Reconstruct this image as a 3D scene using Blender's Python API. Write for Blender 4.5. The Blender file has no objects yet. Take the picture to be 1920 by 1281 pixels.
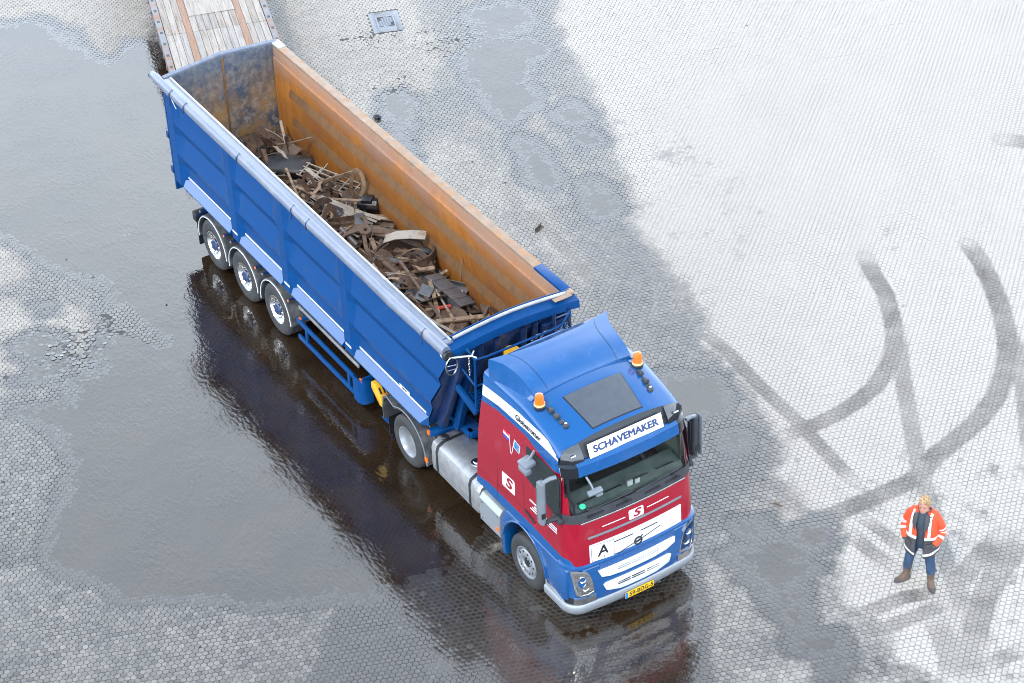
import bpy, bmesh, math, random
import numpy as np
from mathutils import Vector, Matrix, Euler, noise as mnoise
R = math.radians
SC = bpy.context.scene
# ------------------------------------------------------------------ camera
cam_d = bpy.data.cameras.new('camera'); cam = bpy.data.objects.new('camera', cam_d)
SC.collection.objects.link(cam); SC.camera = cam
cr, cu, cf, co = ((0.539724, 0.841213, -0.032539), (-0.488333, 0.344332, 0.801852), (-0.685732, 0.416888, -0.596637), (24.336672, -16.130191, 26.220721))
cam.matrix_world = Matrix(((cr[0], cu[0], -cf[0], co[0]), (cr[1], cu[1], -cf[1], co[1]), (cr[2], cu[2], -cf[2], co[2]), (0, 0, 0, 1)))
cam_d.sensor_width = 36.0; cam_d.lens = 82.262; cam_d.clip_end = 2000; cam_d.clip_start = 0.5
# ------------------------------------------------------------------ sky and sun
SUN_EL, SUN_AZ = R(55), R(-64)        # azimuth of the sun, from +X counter-clockwise
W = bpy.data.worlds.new('World'); SC.world = W; W.use_nodes = True
wn, wl = W.node_tree.nodes, W.node_tree.links
bg = wn['Background']; bg.inputs['Strength'].default_value = 0.15
sky = wn.new('ShaderNodeTexSky'); sky.sky_type = 'NISHITA'; sky.sun_disc = False
sky.sun_elevation = SUN_EL; sky.sun_rotation = R(90) - SUN_AZ; sky.dust_density = 2.0
tc = wn.new('ShaderNodeTexCoord'); sp = wn.new('ShaderNodeSeparateXYZ')
wl.new(tc.outputs['Generated'], sp.inputs[0])
def wmath(op, a, b):
    n = wn.new('ShaderNodeMath'); n.operation = op
    for i, v in enumerate((a, b)):
        if hasattr(v, 'links'): wl.new(v, n.inputs[i])
        else: n.inputs[i].default_value = v
    return n.outputs[0]
den = wmath('ADD', wmath('MAXIMUM', sp.outputs[2], 0.0), 0.30)
cb = wn.new('ShaderNodeCombineXYZ')
wl.new(wmath('DIVIDE', sp.outputs[0], den), cb.inputs[0]); wl.new(wmath('DIVIDE', sp.outputs[1], den), cb.inputs[1])
nz = wn.new('ShaderNodeTexNoise'); nz.inputs['Scale'].default_value = 1.7; nz.inputs['Detail'].default_value = 7; nz.inputs['Roughness'].default_value = .55
wl.new(cb.outputs[0], nz.inputs['Vector'])
rp = wn.new('ShaderNodeValToRGB'); rp.color_ramp.elements[0].position = .36; rp.color_ramp.elements[1].position = .60
wl.new(nz.outputs['Fac'], rp.inputs[0])
mx = wn.new('ShaderNodeMix'); mx.data_type = 'RGBA'
cl = wn.new('ShaderNodeRGB'); cl.outputs[0].default_value = (13.7, 15.5, 17.8, 1)
hz = wn.new('ShaderNodeMix'); hz.data_type = 'RGBA'; hz.inputs[0].default_value = .6
wl.new(sky.outputs[0], hz.inputs[6]); hz.inputs[7].default_value = (4.6, 7.6, 12.6, 1)
# broken cloud: nearly closed low down, opening to blue overhead
op_ = wn.new('ShaderNodeMapRange'); op_.inputs[1].default_value = .66; op_.inputs[2].default_value = .93; op_.inputs[3].default_value = 1.0; op_.inputs[4].default_value = .15
wl.new(sp.outputs[2], op_.inputs[0])
wl.new(wmath('MULTIPLY', wmath('ADD', wmath('MULTIPLY', rp.outputs[0], .45), .55), op_.outputs[0]), mx.inputs[0]); wl.new(hz.outputs[2], mx.inputs[6]); wl.new(cl.outputs[0], mx.inputs[7])
lowb = wn.new('ShaderNodeMapRange'); lowb.inputs[1].default_value = .25; lowb.inputs[2].default_value = .78; lowb.inputs[3].default_value = 2.1; lowb.inputs[4].default_value = .9
wl.new(sp.outputs[2], lowb.inputs[0])                               # cloud looks brighter towards the horizon
vm = wn.new('ShaderNodeVectorMath'); vm.operation = 'SCALE'; wl.new(mx.outputs[2], vm.inputs[0]); wl.new(lowb.outputs[0], vm.inputs['Scale'])
wl.new(vm.outputs[0], bg.inputs['Color'])
sd = bpy.data.lights.new('sun', 'SUN'); sd.energy = 2.0; sd.angle = R(11); sd.color = (1, .96, .9)
sun = bpy.data.objects.new('sun', sd); SC.collection.objects.link(sun)
sv = Vector((math.cos(SUN_EL) * math.cos(SUN_AZ), math.cos(SUN_EL) * math.sin(SUN_AZ), math.sin(SUN_EL)))
sun.rotation_euler = sv.to_track_quat('Z', 'Y').to_euler()
vs = SC.view_settings; vs.view_transform = 'Standard'; vs.look = 'None'; vs.gamma = 1; vs.use_curve_mapping = False
vs.exposure = 0.22
SC.render.engine = 'CYCLES'; SC.cycles.filter_width = 1.0; SC.cycles.max_bounces = 8; SC.cycles.transparent_max_bounces = 12
try: SC.cycles.use_denoising = True
except Exception: pass
# ------------------------------------------------------------------ helpers
random.seed(11); rng = np.random.default_rng(5)
COL = SC.collection
def vrot(v, ang, ax): return Matrix.Rotation(ang, 3, ax) @ Vector(v)
class MB:
    """collects polygons; build() links them as ONE mesh object"""
    def __init__(s): s.v = []; s.f = []; s.m = []
    def add(s, vs_, fs, mi=0):
        b = len(s.v); s.v += [tuple(v) for v in vs_]
        for f in fs: s.f.append([i + b for i in f]); s.m.append(mi)
        return s
    def box(s, c, d, mi=0, rot=None):
        hx, hy, hz_ = d[0] / 2, d[1] / 2, d[2] / 2
        p = [Vector((x, y, z)) for x in (-hx, hx) for y in (-hy, hy) for z in (-hz_, hz_)]
        if rot is not None: p = [rot @ q for q in p]
        p = [q + Vector(c) for q in p]
        return s.add(p, [(0, 1, 3, 2), (4, 6, 7, 5), (0, 4, 5, 1), (2, 3, 7, 6), (0, 2, 6, 4), (1, 5, 7, 3)], mi)
    def beam(s, a, b, w, h, mi=0, up=(0, 0, 1)):
        a, b = Vector(a), Vector(b); d = (b - a); L = d.length; d.normalize()
        sd_ = d.cross(Vector(up))
        if sd_.length < 1e-4: sd_ = d.cross(Vector((1, 0, 0)))
        sd_.normalize(); u = sd_.cross(d)
        return s.box((a + b) / 2, (L, w, h), mi, Matrix((d, sd_, u)).transposed())
    def tube(s, pts, r, n=8, mi=0, cap=True, r2=None):
        pts = [Vector(p) for p in pts]; rr = r if isinstance(r, (list, tuple)) else [r] * len(pts)
        rings = []; pn = None
        for i, p in enumerate(pts):
            t = (pts[min(i + 1, len(pts) - 1)] - pts[max(i - 1, 0)]).normalized()
            if pn is None:
                q = Vector((0, 0, 1)) if abs(t.z) < .9 else Vector((1, 0, 0)); pn = t.cross(q).normalized()
            else: pn = (pn - t * pn.dot(t)).normalized()
            bn = t.cross(pn); k = (r2 or 1.0)
            rings.append([p + pn * math.cos(2 * math.pi * j / n) * rr[i] + bn * math.sin(2 * math.pi * j / n) * rr[i] * k for j in range(n)])
        return s.loft(rings, True, cap, mi)
    def loft(s, rings, closed=True, cap=False, mi=0):
        n = len(rings[0]); b = len(s.v); s.v += [tuple(v) for r_ in rings for v in r_]
        for i in range(len(rings) - 1):
            for j in range(n if closed else n - 1):
                k = (j + 1) % n
                s.f.append([b + i * n + j, b + i * n + k, b + (i + 1) * n + k, b + (i + 1) * n + j]); s.m.append(mi)
        if cap:
            s.f.append([b + j for j in range(n)][::-1]); s.m.append(mi)
            e = b + (len(rings) - 1) * n; s.f.append([e + j for j in range(n)]); s.m.append(mi)
        return s
    def prism(s, poly, t0, t1, axis='y', mi=0):
        """polygon in the two other axes, extruded along axis"""
        def P(a, b, t): return {'y': (a, t, b), 'x': (t, a, b), 'z': (a, b, t)}[axis]
        n = len(poly); A = [P(a, b, t0) for a, b in poly]; B = [P(a, b, t1) for a, b in poly]
        fs = [list(range(n)), list(range(n, 2 * n))[::-1]] + [[i, n + i, n + (i + 1) % n, (i + 1) % n] for i in range(n)]
        return s.add(A + B, fs, mi)
    def lathe(s, prof, c=(0, 0, 0), axis='y', n=32, mi=0, close=False):
        """prof: (radius, offset along axis)"""
        rings = []
        for r_, o_ in prof:
            ring = []
            for j in range(n):
                a = 2 * math.pi * j / n; u, v = r_ * math.cos(a), r_ * math.sin(a)
                q = {'y': (u, o_, v), 'x': (o_, u, v), 'z': (u, v, o_)}[axis]
                ring.append((q[0] + c[0], q[1] + c[1], q[2] + c[2]))
            rings.append(ring)
        if close: rings.append(rings[0])
        return s.loft(rings, True, False, mi)
    def grid(s, fn, nu, nv, mi=0):
        b = len(s.v)
        for i in range(nu + 1):
            for j in range(nv + 1): s.v.append(tuple(fn(i / nu, j / nv)))
        for i in range(nu):
            for j in range(nv):
                a = b + i * (nv + 1) + j; s.f.append([a, a + nv + 1, a + nv + 2, a + 1]); s.m.append(mi)
        return s
    def mesh(s, name, mats, sharp=32, bevel=0, origin=None, recalc=True, merge=1e-5):
        me = bpy.data.meshes.new(name); bm = bmesh.new()
        o_ = Vector(origin) if origin is not None else Vector((0, 0, 0))
        bv = [bm.verts.new(Vector(v) - o_) for v in s.v]
        for f, m_ in zip(s.f, s.m):
            try: q = bm.faces.new([bv[i] for i in f]); q.material_index = m_
            except ValueError: pass
        if merge: bmesh.ops.remove_doubles(bm, verts=bm.verts, dist=merge)
        if recalc: bmesh.ops.recalc_face_normals(bm, faces=bm.faces)
        if bevel:
            es = [e for e in bm.edges if len(e.link_faces) == 2 and e.calc_face_angle(0) > R(40)]
            bmesh.ops.bevel(bm, geom=es, offset=bevel, segments=2, profile=.5, affect='EDGES', clamp_overlap=True)
        for f in bm.faces: f.smooth = True
        for e in bm.edges:
            e.smooth = not (len(e.link_faces) == 2 and e.calc_face_angle(0) > R(sharp)) if len(e.link_faces) == 2 else True
        bm.to_mesh(me); bm.free()
        for m_ in (mats if isinstance(mats, (list, tuple)) else [mats]): me.materials.append(m_)
        return me
    def build(s, name, mats, parent=None, loc=None, **kw):
        """vertices are world coordinates when loc is None"""
        if loc is None:
            og = world_of(parent) if parent else Vector((0, 0, 0))
            me = s.mesh(name, mats, origin=og, **kw); return link(name, me, parent)
        o = link(name, s.mesh(name, mats, **kw), parent); o.location = loc; return o
def world_of(o):
    p = Vector((0, 0, 0))
    while o: p = p + Vector(o.location); o = o.parent
    return p
def link(name, data, parent=None):
    o = bpy.data.objects.new(name, data); COL.objects.link(o)
    if parent: o.parent = parent
    return o
def tag(o, label=None, cat=None, group=None, kind=None):
    for k, v in (('label', label), ('category', cat), ('group', group), ('kind', kind)):
        if v: o[k] = v
    return o
def thing(name, label, cat, loc=(0, 0, 0), rz=0, group=None):
    o = link(name, None); o.location = loc; o.rotation_euler = (0, 0, rz); return tag(o, label, cat, group)
def text(name, body, mat, size, mw, parent=None, sx=1.0, off=0.0, depth=.002, shear=0.0, align='CENTER', space=1.0, bold=0.0):
    cu_ = bpy.data.curves.new(name, 'FONT'); cu_.body = body; cu_.size = size; cu_.offset = off; cu_.extrude = depth
    cu_.align_x = align; cu_.align_y = 'CENTER'; cu_.shear = shear; cu_.space_character = space
    t = bpy.data.objects.new(name, cu_); COL.objects.link(t)
    me = bpy.data.meshes.new_from_object(t); me.name = name
    bpy.data.objects.remove(t); bpy.data.curves.remove(cu_)
    me.transform(Matrix.Diagonal((sx, 1, 1, 1)))
    if bold:                                                        # heavier strokes: the outline repeated a little off itself
        bm = bmesh.new()
        for k, (a, b) in enumerate(((0, 0), (1, 0), (-1, 0), (0, .7), (0, -.7), (.7, .5), (-.7, .5), (.7, -.5), (-.7, -.5))):
            m2 = me.copy(); m2.transform(Matrix.Translation((a * bold, b * bold, -.0002 * k))); bm.from_mesh(m2); bpy.data.meshes.remove(m2)
        bm.to_mesh(me); bm.free()
    if parent is not None: mw = Matrix.Translation(-world_of(parent)) @ mw
    me.transform(mw); me.materials.clear(); me.materials.append(mat)
    return link(name, me, parent)
def frame(o, x, y):
    """matrix with origin o, local x along x, local y along y"""
    x = Vector(x).normalized(); y = Vector(y); z = x.cross(y).normalized(); y = z.cross(x)
    return Matrix(((x[0], y[0], z[0], o[0]), (x[1], y[1], z[1], o[1]), (x[2], y[2], z[2], o[2]), (0, 0, 0, 1)))
# ------------------------------------------------------------------ materials
def nmat(name):
    m = bpy.data.materials.new(name); m.use_nodes = True; nt = m.node_tree
    return m, nt, nt.nodes, nt.links, nt.nodes['Principled BSDF']
def N(nt, typ, **k):
    n = nt.nodes.new(typ)
    for a, v in k.items():
        if a.startswith('i_'):
            key = a[2:]; n.inputs[int(key) if key.isdigit() else key].default_value = v
        else: setattr(n, a, v)
    return n
def mixc(nt, fac, a, b, mode='MIX'):
    n = nt.nodes.new('ShaderNodeMix'); n.data_type = 'RGBA'; n.blend_type = mode
    for i, v in ((0, fac), (6, a), (7, b)):
        if hasattr(v, 'links'): nt.links.new(v, n.inputs[i])
        elif i == 0: n.inputs[0].default_value = v
        else: n.inputs[i].default_value = (*v[:3], 1)
    return n.outputs[2]
def mth(nt, op, a, b=0.0, c=None, clamp=False):
    n = nt.nodes.new('ShaderNodeMath'); n.operation = op; n.use_clamp = clamp
    for i, v in enumerate((a, b, c)):
        if v is None: continue
        if hasattr(v, 'links'): nt.links.new(v, n.inputs[i])
        else: n.inputs[i].default_value = v
    return n.outputs[0]
def noise(nt, scale, detail=4, rough=.55, vec=None, stretch=None, coord='Object'):
    t = nt.nodes.new('ShaderNodeTexCoord') if vec is None else None
    v = t.outputs[coord] if vec is None else vec
    if stretch:
        mp = nt.nodes.new('ShaderNodeMapping'); mp.inputs['Scale'].default_value = stretch; nt.links.new(v, mp.inputs[0]); v = mp.outputs[0]
    n = N(nt, 'ShaderNodeTexNoise'); n.inputs['Scale'].default_value = scale; n.inputs['Detail'].default_value = detail; n.inputs['Roughness'].default_value = rough
    nt.links.new(v, n.inputs['Vector']); return n.outputs['Fac']
def ramp(nt, f, lo, hi, a=0.0, b=1.0):
    n = nt.nodes.new('ShaderNodeMapRange'); n.clamp = True
    nt.links.new(f, n.inputs[0]); n.inputs[1].default_value = lo; n.inputs[2].default_value = hi; n.inputs[3].default_value = a; n.inputs[4].default_value = b
    return n.outputs[0]
def bump(nt, h, strength, dist, bs):
    b = nt.nodes.new('ShaderNodeBump'); b.inputs['Strength'].default_value = strength; b.inputs['Distance'].default_value = dist
    nt.links.new(h, b.inputs['Height']); nt.links.new(b.outputs[0], bs.inputs['Normal'])
def pm(name, col, rough=.5, metal=0.0, var=.12, vs_=6, grime=None, gl=.55, gh=.75, gs=3.0, coat=0.0, bumps=0.0, bs_=60, spec=.5, stretch=None):
    """painted / plain surface: base colour with mottling, grime patches, uneven gloss, fine relief"""
    m, nt, nd, lk, b = nmat(name)
    n1 = noise(nt, vs_, 5, stretch=stretch)
    c = mixc(nt, ramp(nt, n1, .3, .7), [x * (1 - var) for x in col], [min(1, x * (1 + var)) for x in col])
    rv = ramp(nt, n1, .2, .8, max(.02, rough - .08), min(1, rough + .1))
    if grime:
        g = ramp(nt, noise(nt, gs, 8, .65, stretch=stretch), gl, gh); c = mixc(nt, g, c, grime)
        rv = mth(nt, 'ADD', rv, mth(nt, 'MULTIPLY', g, .25), clamp=True)
    lk.new(c, b.inputs['Base Color']); lk.new(rv, b.inputs['Roughness'])
    b.inputs['Metallic'].default_value = metal; b.inputs['Coat Weight'].default_value = coat; b.inputs['Coat Roughness'].default_value = .08
    b.inputs['Specular IOR Level'].default_value = spec
    if bumps: bump(nt, noise(nt, bs_, 4), bumps, .01, b)
    return m
# ------------------------------------------------------------------ ground: outlines of puddles, dry areas and tyre marks in metres
POOL=[([(-24.01,-3.16),(-23.33,-1.59),(-22.83,-0.6),(-22.68,-0.14),(-21.91,0.06),(-21.09,0.1),(-20.36,0.1),(-19.85,0.4),(-19.95,0.84),(-20.3,1.31),(-19.7,1.72),(-14.72,0.68),(-10.89,0.88),(-6.97,0.55),(-4.73,0.35),(-2.56,-0.22),(-1.56,-0.74),(-1.24,-1.59),(-1.19,-2.56),(-1.24,-3.54),(-1.78,-4.55),(-2.54,-5.53),(-3.08,-6.15),(-3.49,-7.02),(-3.95,-7.0),(-4.5,-7.23),(-5.1,-7.5),(-5.76,-7.26),(-6.56,-6.71),(-7.21,-6.11),(-8.36,-5.91),(-8.86,-6.22),(-9.1,-6.26),(-8.77,-5.41),(-9.44,-5.08),(-9.45,-4.82),(-9.35,-4.56),(-10.06,-4.13),(-10.24,-3.91),(-11.22,-3.5),(-11.85,-3.47),(-13.26,-3.87),(-14.17,-4.05),(-14.9,-4.32),(-16.5,-5.99)],1.0),([(-11.11,-5.47),(-11.14,-5.13),(-10.86,-4.92),(-10.52,-5.13),(-10.6,-5.47)],0.5),([(-10.06,-5.86),(-10.2,-5.43),(-10.01,-5.16),(-9.87,-5.46)],0.5),([(-12.14,-4.68),(-12.06,-4.51),(-11.89,-4.64)],0.4),([(-17.08,8.21),(-17.14,8.49),(-16.91,9.02),(-16.87,9.3),(-16.47,9.33),(-16.07,9.17),(-15.82,8.81),(-15.98,8.44),(-15.87,8.17),(-16.11,8.13),(-16.53,8.25)],0.7),([(-15.26,7.08),(-15.69,7.58),(-15.74,7.94),(-15.26,8.45),(-14.86,8.72),(-14.62,8.52),(-14.65,8.06),(-14.16,7.79),(-13.78,7.4),(-13.27,7.45),(-12.89,7.2),(-12.78,6.85),(-12.49,6.48),(-12.81,6.42),(-13.24,6.46),(-14.0,6.71),(-14.59,6.8)],0.7),([(-11.82,6.19),(-11.56,6.42),(-11.11,6.31),(-10.42,6.08),(-10.05,6.01),(-9.99,5.75),(-10.39,5.66),(-10.96,5.81)],0.8),([(-12.03,7.51),(-12.22,7.87),(-11.76,7.75),(-11.72,7.44)],0.5),([(-11.3,7.39),(-11.13,7.5),(-10.85,7.4),(-10.96,7.25)],0.4),([(-9.5,6.44),(-9.02,6.42),(-8.4,6.26),(-8.39,5.94),(-8.87,6.06)],0.4),([(-12.18,3.51),(-13.85,4.35),(-14.84,4.75),(-14.88,4.96),(-14.31,4.98),(-12.65,4.04)],0.35),([(-3.22,3.87),(-2.92,4.21),(-2.65,4.5),(-2.04,4.36),(-1.81,4.15),(-1.93,3.8),(-2.09,3.53),(-2.42,3.29)],0.7),([(-1.31,3.81),(-1.06,3.98),(-0.94,3.81),(-1.13,3.72)],0.4),([(0.75,2.57),(0.89,2.84),(1.17,2.85),(1.18,2.54),(1.0,2.45)],0.5),([(1.59,2.98),(1.55,3.31),(1.72,3.48),(1.86,3.29),(1.73,3.02)],0.5),([(1.25,1.93),(1.29,2.23),(1.69,2.89),(1.93,3.0),(2.01,2.65),(2.35,2.83),(2.41,2.62),(2.47,2.4),(2.72,2.16),(3.05,2.05),(3.37,1.94),(3.28,1.8),(2.88,1.81),(2.3,1.86),(2.15,1.94),(1.95,1.88),(1.78,2.01),(1.47,1.95)],0.6),([(3.44,1.67),(3.63,1.95),(3.8,2.13),(4.01,1.93),(3.91,1.72),(3.63,1.59)],0.6),([(4.32,1.54),(4.41,1.75),(4.57,1.62),(4.44,1.44)],0.4),([(1.44,-0.51),(1.48,0.66),(1.84,0.69),(2.41,0.3),(2.31,-0.54)],0.25),([(2.55,-1.12),(2.57,0.11),(3.48,-0.35),(3.08,-1.14)],0.25),([(0.5,-3.32),(0.62,-3.04),(0.88,-3.2),(0.83,-3.37)],0.2),([(0.62,-1.52),(1.18,-1.26),(1.52,-0.87),(1.63,-1.15),(1.28,-1.54)],0.15)]
RISE=[[(-11.09,-3.65),(-11.15,-3.28),(-10.04,-3.07),(-8.79,-2.9),(-8.36,-3.29),(-9.41,-3.49),(-10.6,-3.77)],[(-13.91,-2.53),(-13.74,-2.13),(-12.69,-1.91),(-12.43,-2.1),(-13.12,-2.42)],[(-10.28,-2.96),(-9.88,-2.7),(-9.3,-2.76),(-9.54,-3.09)],[(-12.1,-1.31),(-10.92,-1.25),(-7.91,-1.22),(-7.48,-1.62),(-9.66,-1.78),(-11.15,-1.73)]]
DRY=[([(-18.5,12.0),(-15.5,9.81),(-13.44,8.93),(-11.84,8.4),(-10.63,7.84),(-9.87,7.45),(-7.64,6.43),(-6.48,6.12),(-5.23,5.85),(-4.19,5.66),(-3.68,5.22),(-2.55,5.11),(-1.1,4.72),(-0.41,4.66),(0.13,3.97),(0.51,3.82),(1.22,3.64),(1.69,3.81),(2.13,3.6),(2.47,3.18),(3.31,2.79),(3.66,2.87),(4.16,2.86),(4.75,2.73),(5.38,2.88),(6.15,2.71),(8.99,5.48),(-9.23,24.6)],1.0),([(-16.12,-6.13),(-14.98,-4.86),(-14.14,-4.18),(-13.4,-4.26),(-12.97,-4.62),(-13.39,-5.51),(-14.31,-6.82)],0.8),([(-13.45,-7.14),(-12.88,-5.72),(-12.58,-4.84),(-12.07,-4.28),(-11.44,-4.0),(-10.65,-4.08),(-10.11,-4.49),(-9.94,-5.11),(-9.68,-5.87),(-10.08,-6.86),(-10.94,-8.09)],0.95),([(-32.15,-1.54),(-25.52,7.41),(-21.96,2.68),(-20.74,1.75),(-20.17,1.08),(-19.94,0.44),(-20.45,0.14),(-21.16,0.13),(-21.96,0.09),(-22.73,-0.11),(-23.4,-1.56),(-25.0,-4.1)],0.97),([(-22.74,6.23),(-20.87,8.77),(-17.43,7.16),(-15.66,6.67),(-13.78,4.58),(-12.02,4.45),(-11.1,3.96),(-12.66,3.92),(-17.58,4.03),(-18.92,4.26)],0.95),([(-10.51,5.14),(-10.14,5.3),(-8.42,5.01),(-6.66,4.6),(-6.49,4.23),(-8.57,4.47)],0.8),([(-12.48,3.81),(-12.86,5.1),(-10.65,5.3),(-9.14,4.33),(-8.1,4.17),(-8.18,3.72),(-10.26,3.76)],0.6)]
SKID=[([(-4.18,9.35),(-3.55,9.09),(-2.93,8.84),(-2.43,8.55),(-1.96,8.24),(-1.53,7.88),(-1.17,7.45),(-0.82,6.82),(-0.64,6.18),(-0.58,5.56),(-0.59,5.0),(-0.65,4.57)],0.36,0.8),([(-3.35,11.27),(-2.68,11.04),(-1.98,10.69),(-1.32,10.31),(-0.76,9.93),(-0.24,9.51),(0.24,8.98),(0.66,8.39),(0.98,7.68),(1.16,6.99),(1.28,6.47),(1.57,5.7),(1.56,5.04),(1.52,4.41),(1.49,3.89),(1.44,3.25)],0.4,0.8),([(-1.82,8.23),(-1.04,7.63),(-0.39,7.17),(0.25,6.74),(1.0,6.23),(1.65,5.83),(2.31,5.46),(3.0,5.02),(3.66,4.67),(4.25,4.39),(4.75,4.02)],0.32,0.6),([(-0.72,9.99),(-0.15,9.64),(0.62,9.06),(1.43,8.42),(2.2,7.78)],0.3,0.6),([(-3.91,5.27),(-3.22,5.29),(-2.37,5.18),(-1.65,5.11),(-0.98,5.07),(-0.19,4.97),(0.57,4.87),(1.01,4.82)],0.3,0.75),([(3.48,6.01),(3.64,5.46),(3.84,4.9),(4.09,4.45)],0.38,0.8),([(3.78,6.28),(4.1,5.36),(4.48,4.71),(4.87,4.18),(5.31,3.75)],0.45,0.7),([(3.63,2.75),(3.7,3.14),(3.75,3.65),(3.98,4.21)],0.3,0.85),([(3.92,2.73),(4.13,2.96),(4.2,3.64),(4.25,4.23)],0.3,0.8),([(5.72,4.49),(5.68,3.93),(5.7,3.55)],0.3,0.7),([(4.71,3.94),(5.34,3.58),(5.9,3.22)],0.5,0.5),([(1.83,4.35),(2.41,4.4),(2.97,4.35)],0.28,0.7),([(1.94,3.95),(2.56,3.9),(3.14,3.98)],0.3,0.65),([(4.25,3.78),(4.7,3.58),(5.18,3.35),(5.72,2.95)],0.4,0.5),([(-5.83,14.44),(-5.32,14.87),(-4.47,14.97)],0.5,0.6),([(-9.56,4.92),(-7.73,4.68),(-6.31,4.48)],0.3,0.4)]

WETP = [([(-1.33,-4.0),(-0.97,-1.55),(-0.71,0),(0.8,1.46),(2.04,0.98),(3.88,-0.59),(0.36,-5.71)], 1.0), ([(-17.9, -6.6), (-15.2, -2.4), (-12.1, -1.7), (-2.5, -2.5), (2.0, -4.7), (-3.0, -12.0)], .70)]
MESS = [((-10.5, -4.7), .7, 1.0), ((-17.5, 5.7), .6, .6), ((-16.2, 7.1), .9, .45), ((-15.2, 5.2), .8, .35)]
def sdf(poly, P):
    A = np.array(poly, float); B = np.roll(A, -1, 0); d2 = np.full(len(P), 1e9); ins = np.zeros(len(P), bool)
    for a, b in zip(A, B):
        e = b - a; w_ = P - a; t = np.clip((w_ @ e) / (e @ e + 1e-12), 0, 1); q = w_ - t[:, None] * e
        d2 = np.minimum(d2, (q * q).sum(1))
        c = (a[1] > P[:, 1]) != (b[1] > P[:, 1])
        xs = a[0] + (P[:, 1] - a[1]) / (b[1] - a[1] + 1e-12) * e[0]
        ins ^= c & (P[:, 0] < xs)
    d = np.sqrt(d2); return np.where(ins, d, -d)
def sline(poly, P):
    A = np.array(poly, float); d2 = np.full(len(P), 1e9)
    for a, b in zip(A[:-1], A[1:]):
        e = b - a; w_ = P - a; t = np.clip((w_ @ e) / (e @ e + 1e-12), 0, 1); q = w_ - t[:, None] * e
        d2 = np.minimum(d2, (q * q).sum(1))
    return np.sqrt(d2)
_h = rng.random((256, 256))
def vn(P, s, ox=0.0):
    q = P * s + 37.3 + ox; i = np.floor(q).astype(int); f_ = q - i; f_ = f_ * f_ * (3 - 2 * f_)
    g = lambda a, b: _h[(i[:, 0] + a) % 256, (i[:, 1] + b) % 256]
    return (g(0, 0) * (1 - f_[:, 0]) + g(1, 0) * f_[:, 0]) * (1 - f_[:, 1]) + (g(0, 1) * (1 - f_[:, 0]) + g(1, 1) * f_[:, 0]) * f_[:, 1]
def fbm(P, s, n=4): return sum(vn(P, s * 2 ** k, 11.7 * k) * .5 ** k for k in range(n)) / sum(.5 ** k for k in range(n)) - .5
def sst(x, a, b): t = np.clip((x - a) / (b - a), 0, 1); return t * t * (3 - 2 * t)
def height(P):
    """paving height above the water level (negative: under water), and the number of the pool"""
    n = fbm(P, .9) * .9; H = np.full(len(P), .012); idx = np.zeros(len(P), int)
    for k, (poly, sc) in enumerate(POOL):
        s = sdf(poly, P) + n * (.45 if k == 0 else .35)
        h = np.clip(-s * .018, -.020 * (.4 + .6 * sc), .012); idx = np.where(h < H, k, idx); H = np.minimum(H, h)
    for poly in RISE: H = H + sst(sdf(poly, P) + n * .3, -.15, .12) * .017
    H += fbm(P, 3.1) * .006 + fbm(P, .35) * .006
    return np.minimum(H, .014), idx
def masks(P):
    n = fbm(P, .8); n2 = fbm(P, 2.3); H, _ = height(P)
    w_ = .60 + n * .85 + n2 * .3
    for poly, s in WETP: w_ = np.maximum(w_, sst(sdf(poly, P) + n * .5, -.5, .1) * (s + n2 * .1))
    dry, bleach = np.zeros(len(P)), np.zeros(len(P))
    for k, (poly, s) in enumerate(DRY):
        e = sst(sdf(poly, P) + n * .8 + n2 * .35, -.28, .28) * s; dry = np.maximum(dry, e); bleach = np.maximum(bleach, e * (1 if k == 0 else .30))
    w_ = w_ * (1 - dry); w_ = np.maximum(w_, sst(-H, -.0125, -.0035)); w_ = np.clip(w_, 0, 1)
    sk = np.zeros(len(P))
    for pl, wd, s in SKID:
        d = sline(pl, P); L0 = np.hypot(*(P - np.array(pl[0])).T); L1 = np.hypot(*(P - np.array(pl[-1])).T)
        sk = np.maximum(sk, (1 - sst(d, wd * .45, wd * .53)) * s * (.95 + n2 * .9) * sst(np.minimum(L0, L1), -.1, .5))
    return w_, np.clip(sk, 0, 1), bleach
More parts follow.
